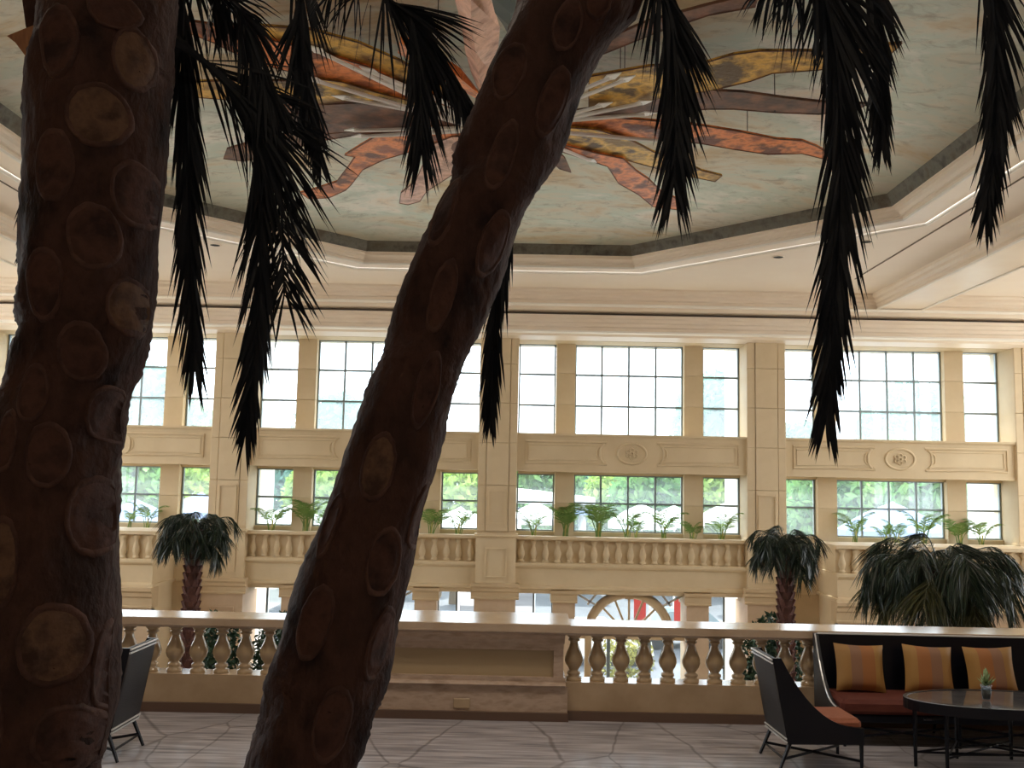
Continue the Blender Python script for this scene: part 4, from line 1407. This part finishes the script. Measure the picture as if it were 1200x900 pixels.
bush_me = leaf_ball('foliage', 2600, 0.5, 0.5, 0.8, 0.055, M['bush'], 31, 0.0)
for lab, (px_, py_, Y_) in (('dark leafy lobby bush beside the slim palm behind the lone chair', (248, 772, 15.2)), ('dark leafy lobby bush glimpsed between balusters next to the leaning palm', (330, 772, 15.5)),
                            ('small dark lobby bush behind the top of the cane chair by the sofa', (905, 775, 15.0))):
    c = aty(px_, py_, Y_)
    t = thing('potted_bush', lab, 'plant', (c.x, c.y, ZG), 0, 'dark bushes in the lobby')
    put(bush_me, 'foliage', t, (0, 0, c.z - ZG - 0.1))
    MB().tube([(0, 0, 0.4), (0.03, 0, 1.2), (0, 0.02, c.z - ZG)], 0.04, 6).build('stem', M['tbark'], t)
    MB().lathe([(0.25, 0), (0.32, 0.45), (0.34, 0.5), (0.28, 0.5)], 16).build('pot', M['pot'], t, True)


# sill areca palms
def areca_mesh(seed):
    rnd = random.Random(seed)
    mb = MB()
    L = 0.85
    pts = [Vector((0.42 * u ** 1.5 * L / 0.85, 0, L * (u - 0.38 * u ** 2.8))) for u in [k / 8 for k in range(9)]]
    mb.tube(pts, [0.012 * (1 - 0.8 * k / 8) for k in range(9)], 4)
    for i in range(20):
        u = 0.35 + 0.65 * i / 19
        f = u * 8
        k = min(int(f), 7)
        p = pts[k].lerp(pts[k + 1], f - k)
        T = (pts[k + 1] - pts[k]).normalized()
        for s in (-1, 1):
            sp = math.radians(rnd.uniform(38, 60))
            d = T * math.cos(sp) + Vector((0, s, 0)) * math.sin(sp)
            wv = T.cross(d).cross(d).normalized()
            leaflet(mb, p, d, 0.24 * (1 - 0.5 * u * u) * rnd.uniform(0.85, 1.1), 0.018, 0.5, wv)
    return mb.mesh('frond', M['areca'])


AM = [areca_mesh(s) for s in (41, 42, 43)]
sill = [(150, 0.8, 4), (172, 0.9, 5), (318, 0.95, 6), (357, 1.25, 8), (378, 0.9, 5), (505, 1.05, 7), (537, 0.95, 6), (627, 0.95, 5), (662, 1.2, 8), (701, 1.25, 8), (735, 1.15, 5), (745, 0.75, 4), (778, 1.05, 6), (812, 0.7, 7), (846, 0.95, 6),
        (1002, 1.1, 6), (1038, 0.75, 6), (1052, 0.9, 5), (1082, 1.15, 6), (1125, 0.95, 8), (1150, 0.9, 6)]
bayname = lambda X: ('by the thick palm trunk', 'crossed by the leaning trunk', 'right of the middle pilaster', 'behind the big drooping palm')[min(3, max(0, int((X - XA + 2 * BAY) // BAY)))]


def light_at(X):
    """which light of its bay a point of the far wall lies in front of"""
    u = abs(((X - XA) % BAY) - BAY / 2)
    return 'wide window' if u < 1.3 else 'stone pier' if u < 1.95 else 'narrow window'


sd = random.Random(51)
for px_, h_, nf in sill:
    c = aty(px_, 622, 24.38)
    size = 'tall' if h_ > 1.0 else 'low'
    full = 'bushy' if nf > 6 else 'sparse' if nf < 6 else 'leafy'
    lab = '%s %s areca palm before the %s of the bay %s' % (size, full, light_at(c.x), bayname(c.x))
    t = thing('areca_palm', lab, 'plant', (c.x, 24.38, 0.80), sd.uniform(0, 6), 'areca palms in the window planters, ' + lab)
    t.scale = (1.35, 0.6, 1.35)
    t.rotation_euler = (0, 0, 0)
    for k in range(nf):
        put(AM[k % 3], 'frond', t, (sd.uniform(-0.05, 0.05), sd.uniform(-0.04, 0.04), 0), (sd.uniform(-0.15, 0.15), sd.uniform(-0.22, 0.06), k * 2.399), h_ * sd.uniform(0.7, 1.0))
    MB().tube([(0, 0, 0), (0.02, 0, 0.25 * h_)], 0.014, 5).build('stem', M['arecastem'], t)

# ================================================================== CEILING SCULPTURE
SZ = 6.93
t = thing('ceiling_sculpture', 'hanging sunburst of hammered copper and gold rays below the mural', 'sculpture', (OC[0], OC[1], SZ))
off = t.location.copy()
rays = [
    ('gold', 0.00, [(690, 90), (760, 78), (822, 75), (860, 64), (890, 60), (960, 60), (1010, 55), (1057, 51)], [(1045, 62), (1010, 72), (960, 82), (905, 86), (880, 95), (835, 106), (790, 112), (740, 122), (690, 130)]),
    ('brown', 0.05, [(640, 135), (690, 128), (760, 112), (830, 106), (870, 108), (920, 115), (965, 120), (1018, 122)], [(1000, 130), (960, 134), (910, 132), (860, 128), (830, 128), (760, 132), (690, 140), (640, 145)]),
    ('copper', 0.02, [(640, 140), (720, 138), (780, 143), (820, 147), (870, 155), (910, 163), (940, 165), (958, 172), (985, 188)], [(972, 188), (940, 180), (900, 181), (860, 175), (820, 168), (760, 165), (720, 158), (640, 148)]),
    ('gold', -0.02, [(640, 148), (700, 152), (740, 165), (765, 178), (800, 190), (822, 200), (846, 206)], [(838, 213), (815, 208), (790, 205), (765, 196), (735, 188), (700, 178), (640, 165)]),
    ('copper', -0.05, [(640, 165), (700, 180), (730, 186), (745, 200), (760, 210), (775, 225), (800, 236)], [(795, 246), (765, 242), (748, 228), (725, 215), (712, 195), (690, 188), (640, 172)]),
    ('brown', 0.0, [(640, 172), (652, 176), (662, 186), (669, 202)], [(656, 198), (645, 188), (630, 178)]),
    ('brown', 0.06, [(640, 80), (690, 55), (760, 25), (830, 6), (890, -8)], [(885, 8), (830, 18), (770, 38), (700, 66), (640, 95)]),
    ('gold', 0.03, [(540, 112), (470, 72), (420, 50), (365, 35), (300, 30), (255, 30)], [(255, 44), (300, 46), (365, 57), (420, 72), (470, 100), (540, 130)]),
    ('copper', 0.0, [(540, 122), (470, 98), (430, 78), (370, 60), (320, 48), (265, 32), (215, 24)], [(215, 36), (250, 50), (300, 74), (340, 84), (385, 96), (425, 112), (470, 124), (540, 136)]),
    ('gold', -0.02, [(540, 134), (440, 108), (400, 96), (375, 93), (340, 95), (300, 95), (205, 96)], [(205, 112), (280, 118), (340, 119), (375, 122), (400, 119), (440, 118), (540, 144)]),
    ('brown', 0.02, [(540, 140), (470, 128), (420, 121), (378, 123), (330, 125), (295, 127)], [(300, 140), (340, 151), (380, 157), (420, 154), (470, 153), (540, 152)]),
    ('brown', 0.05, [(540, 148), (420, 151), (360, 152), (320, 162), (290, 168), (266, 175)], [(262, 186), (285, 189), (330, 180), (370, 166), (420, 158), (540, 158)]),
    ('copper', -0.04, [(540, 152), (480, 156), (440, 160), (420, 172), (404, 182), (416, 184), (405, 200), (395, 213), (368, 222), (352, 226)], [(362, 233), (385, 232), (405, 223), (412, 216), (425, 199), (450, 187), (480, 178), (540, 168)]),
    ('pinkcopper', -0.05, [(560, 160), (530, 160), (505, 170), (497, 190), (487, 212), (470, 226)], [(468, 238), (478, 240), (492, 236), (500, 224), (516, 214), (540, 198), (560, 180)]),
]
for mname, dz, up, lo in rays:
    P = [atz(x, y, SZ + dz) for x, y in up + lo]
    mb = MB()
    # a shallow folded ribbon: outline with thickness, bulged along the middle
    mb.prism(P, (0, 0, 0.03))
    ry = mb.build('ray', M[mname], t, off=off)
    # dark edge strip under the outline
    MB().tube(P, 0.009, 4, closed=True).build('ray_rim', M['brown'], ry, off=off)
# upright folded leaf at the heart and its green companion


def folded_leaf(poly_l, ridge, poly_r, m, z, dep):
    vs, fs = [], []
    n = len(ridge)
    for a, b, c in zip(poly_l, ridge, poly_r):
        vs += [atz(*a, z), atz(*b, z - dep), atz(*c, z), atz(*b, z + 0.03)]
    for i in range(n - 1):
        o, p = i * 4, i * 4 + 4
        fs += [(o, o + 1, p + 1, p), (o + 1, o + 2, p + 2, p + 1), (o + 2, o + 3, p + 3, p + 2), (o + 3, o, p, p + 3)]
    return MB().add(vs, fs).build('folded_leaf', m, t, False, off=off)


folded_leaf([(530, -30), (533, 0), (541, 30), (545, 60), (552, 85), (562, 108)], [(556, -30), (552, 0), (552, 30), (557, 60), (561, 85), (566, 110)], [(574, -30), (576, 0), (586, 32), (584, 55), (574, 85), (570, 112)], M['pinkcopper'], SZ - 0.1, 0.18)
folded_leaf([(570, -40), (575, -5), (580, 15), (590, 30), (596, 42)], [(600, -40), (598, -5), (598, 15), (599, 32), (600, 44)], [(640, -40), (630, -5), (620, 15), (610, 32), (603, 45)], M['greenp'], SZ - 0.25, 0.1)
folded_leaf([(470, 40), (510, 60), (540, 80), (560, 105)], [(468, 50), (510, 72), (540, 92), (563, 112)], [(466, 62), (505, 86), (538, 104), (562, 118)], M['copper'], SZ - 0.06, 0.08)
hub = MB().lathe([(0.05, -0.30), (0.35, -0.22), (0.55, -0.05), (0.50, 0.12), (0.2, 0.25)], 20).build('hub', M['brown'], t, True)
for a, b in (((610, 135), (716, 91)), ((605, 143), (732, 94)), ((610, 150), (705, 124)), ((600, 152), (752, 121)), ((600, 146), (756, 134)), ((600, 150), (782, 166)), ((600, 152), (692, 188)),
             ((545, 130), (434, 84)), ((545, 138), (461, 100)), ((545, 140), (403, 115)), ((545, 150), (416, 153)), ((545, 153), (424, 160)), ((545, 143), (373, 60)), ((545, 146), (368, 94))):
    A, B = atz(*a, SZ - 0.10), atz(*b, SZ - 0.06)
    rod = MB().tube([A, B], [0.034, 0.026], 6).build('rod', M['steel'], t, off=off)
    d = (B - A).normalized()
    s2 = Vector((-d.y, d.x, 0)) * 0.07
    MB().prism([B - d * 0.14, B + s2, B + d * 0.16, B - s2], (0, 0, 0.015)).build('rod_tip', M['steel'], rod, off=off)
for x, y in ((727, 80), (732, 82), (876, 165), (908, 132), (300, 100), (432, 70), (512, 60), (960, 70), (210, 60), (800, 190)):
    a = atz(x, y, SZ + 0.02)
    MB().tube([a, a + Vector((0, 0, 0.75 if (a - Vector((OC[0], OC[1], a.z))).length < 5 else 0.35))], 0.007, 4).build('suspension_wire', M['wire'], t, off=off)

# recessed downlights (switched off)
for k, (x, y, lab) in enumerate(((252, 287, 'dark round recessed downlight above the bay crossed by the leaning trunk'), (912, 301, 'dark round recessed downlight above the bay right of the middle pilaster'), (1015, 283, 'dark round recessed downlight near the moulded ceiling beam'))):
    c = atz(x, y, ZC)
    t = thing('downlight', lab, 'downlight', c)
    mb = MB().lathe([(0.10, -0.012), (0.13, -0.008), (0.13, 0.004), (0.10, 0.004)], 20, cap=False)
    mb.build('trim_ring', M['mould'], t, True)
    MB().lathe([(0.02, -0.006), (0.10, -0.006), (0.10, 0.0)], 20).build('dark_lens', M['dark'], t)

# ================================================================== OUTSIDE
TM = [leaf_ball('crown', 2600, 3.2, 3.0, 3.0, 0.42, M['tree1'], 61), leaf_ball('crown', 2600, 3.2, 3.0, 3.0, 0.42, M['tree2'], 62), leaf_ball('crown', 2200, 3.0, 3.0, 2.8, 0.42, M['tree3'], 63)]
trees = [(165, 470, 66, 1, 1.15), (215, 505, 74, 0, 1.05), (150, 570, 50, 0, 0.9), (232, 575, 52, 2, 0.8), (20, 470, 60, 1, 1.2), (70, 560, 55, 0, 1.1), (345, 570, 58, 1, 0.9), (395, 500, 70, 1, 1.1), (385, 570, 52, 2, 0.8), (470, 560, 60, 0, 1.0),
         (535, 575, 52, 2, 0.8), (640, 560, 75, 0, 1.0), (700, 570, 82, 1, 1.1), (730, 572, 68, 2, 0.9), (765, 575, 60, 0, 0.9), (795, 560, 64, 0, 0.9), (842, 478, 74, 1, 1.15), (836, 570, 60, 2, 0.75), (935, 575, 58, 0, 1.0), (985, 575, 52, 0, 0.9), (940, 525, 74, 1, 0.9),
         (1015, 570, 58, 2, 0.9), (1060, 560, 62, 0, 1.2), (1065, 490, 68, 1, 1.1), (1100, 505, 78, 1, 1.15), (1100, 580, 54, 0, 0.9), (1145, 500, 90, 1, 1.3), (1140, 585, 54, 0, 0.8), (1210, 500, 64, 1, 1.2), (1230, 580, 54, 0, 1.0)]
lab3 = ['leafy green tree', 'tall blue-green tree', 'yellow-green bushy tree']
sd = random.Random(71)
for (x, y, Y_, k, s_) in trees:
    top = aty(x, y, Y_)
    cz = top.z + 0.0 - 1.0 * s_
    lab = '%s outside the %s of the bay %s' % (lab3[k], light_at(top.x * 24.85 / Y_), bayname(top.x * 24.85 / Y_))
    t = thing('garden_tree', lab, 'tree', (top.x, Y_, ZG - 0.21), sd.uniform(0, 6), 'trees outside, ' + lab)
    hgt = max(cz - (ZG - 0.21), 3.0)
    put(TM[k], 'crown', t, (0, 0, hgt), None, (s_, s_, s_ * 1.1))
    MB().tube([(0, 0, 0), (0.1, 0, hgt * 0.5), (0, 0, hgt)], [0.28, 0.22, 0.12], 7).build('trunk', M['tbark'], t)


def parasol(label, x, y, Y_, r, m, group):
    top = aty(x, y, Y_)
    base = ZG - 0.21
    t = thing('parasol', label, 'parasol', (top.x, Y_, base), 0.3, group)
    h_ = top.z - base
    n = 8
    vs = [(0, 0, h_)]
    for q, dz in ((0.5, -0.22 * r), (1.0, -0.52 * r), (1.0, -0.52 * r - 0.25)):
        vs += [(r * q * math.cos(2 * math.pi * k / n), r * q * math.sin(2 * math.pi * k / n), h_ + dz) for k in range(n)]
    fs = [(0, 1 + k, 1 + (k + 1) % n) for k in range(n)]
    for i in range(2):
        fs += [(1 + i * n + k, 1 + (i + 1) * n + k, 1 + (i + 1) * n + (k + 1) % n, 1 + i * n + (k + 1) % n) for k in range(n)]
    MB().add(vs, fs).build('canopy', m, t)
    MB().tube([(0, 0, 0), (0, 0, h_)], 0.05, 6).build('pole', M['white'], t)
    return t


parasol('blue canvas parasol outside the wide lower window by the thick palm trunk', 160, 585, 35, 1.5, M['canvasb'], 'blue parasols outside')
parasol('blue canvas parasol outside the narrow lower window above the slim lobby palm', 236, 577, 43, 1.6, M['canvasb'], 'blue parasols outside')
parasol('blue canvas parasol outside the wide lower window behind the big drooping palm', 1046, 588, 36, 2.0, M['canvasb'], 'blue parasols outside')
for i_, (x, y, lab) in enumerate(((345, 590, 'white parasol outside left of the leaning trunk'), (540, 594, 'white parasol outside the narrow window left of the middle pilaster'), (628, 588, 'white parasol outside the narrow window right of the middle pilaster'),
                    (752, 590, 'white parasol outside the middle of the wide window right of the middle pilaster'), (790, 592, 'white parasol outside the end of the wide window right of the middle pilaster'), (848, 590, 'white parasol outside the narrow window over the slim palm by the sofa'))):
    parasol(lab, x, y, (44, 40, 46, 41, 47, 52)[i_], 1.5, M['canvasw'], 'white parasols outside')
# forecourt canopy: a wide white roof on columns
c0 = aty(655, 572, 58)
t = thing('forecourt_canopy', 'wide white flat canopy roof on columns across the forecourt', 'canopy', (c0.x, 58, ZG - 0.21))
hc = c0.z - ZG + 0.21
MB().prism([(-4.2, -2, hc - 0.9), (2.0, -2, hc - 0.9), (2.0, -2, hc - 0.5), (-4.2, -2, hc + 0.1)], (0, 5, 0)).build('roof', M['canvasw'], t)
MB().box(-4.2, 2.0, -2, 3, hc - 1.5, hc - 1.25).build('fascia', M['canvasb'], t)
for x in (-3.6, 1.4):
    MB().lathe([(0.25, 0), (0.22, hc - 0.9)], 12, (x, 0, 0)).build('column', M['white'], t, True)


# parked cars
def car(label, x, y, Y_, m, rz):
    p = aty(x, y, Y_)
    t = thing('parked_car', label, 'car', (p.x, Y_, ZG - 0.21), rz, 'cars on the forecourt')
    prof = [(-2.2, 0.35), (-2.2, 0.85), (-1.4, 0.95), (-0.9, 1.45), (0.7, 1.48), (1.3, 1.0), (2.1, 0.85), (2.2, 0.35)]
    MB().prism([(a, -0.85, b) for a, b in prof], (0, 1.7, 0)).build('body', m, t)
    MB().prism([(a, -0.87, b) for a, b in ((-1.2, 0.98), (-0.82, 1.38), (0.62, 1.41), (1.05, 1.0))], (0, 1.74, 0)).build('side_windows', M['glassbar'], t)
    for a in (-1.35, 1.35):
        for b in (-0.78, 0.78):
            MB().tube([(a, b - 0.1, 0.33), (a, b + 0.1, 0.33)], 0.33, 14).build('wheel', M['dark'], t)


car('silver car parked on the forecourt behind the balusters next to the pedestal', 690, 775, 36, M['white'], 0.1)
car('dark car parked on the forecourt behind the fan arch', 800, 770, 40, M['glassbar'], 0.2)
# yellow flowering hedge and red banners outside the fan arch
hp = aty(735, 785, 30)
t = thing('flowering_hedge', 'yellow flowering shrub outside the fan-arched doors', 'shrub', (hp.x, 30, ZG - 0.21))
put(leaf_ball('foliage', 900, 0.8, 0.7, 1.1, 0.1, M['hedge'], 81, 0.1), 'foliage', t, (0, 0, 1.2))
MB().tube([(0, 0, 0), (0, 0, 1.0)], 0.05, 6).build('stem', M['tbark'], t)
for lab, x in (('red fabric banner seen between spokes of the fan arch', 750), ('red fabric banner seen past the corner brace of the fan arch', 797)):
    b0 = aty(x, 697, 28)
    t = thing('hanging_banner', lab, 'banner', (b0.x, 28, ZG - 0.21), 0, 'red banners outside')
    MB().box(-0.17, 0.17, -0.01, 0.01, b0.z - ZG - 0.8, b0.z - ZG + 0.1).build('cloth', M['red'], t)
    MB().tube([(0.28, 0, 0), (0.28, 0, b0.z - ZG + 0.3)], 0.025, 6).build('pole', M['white'], t)
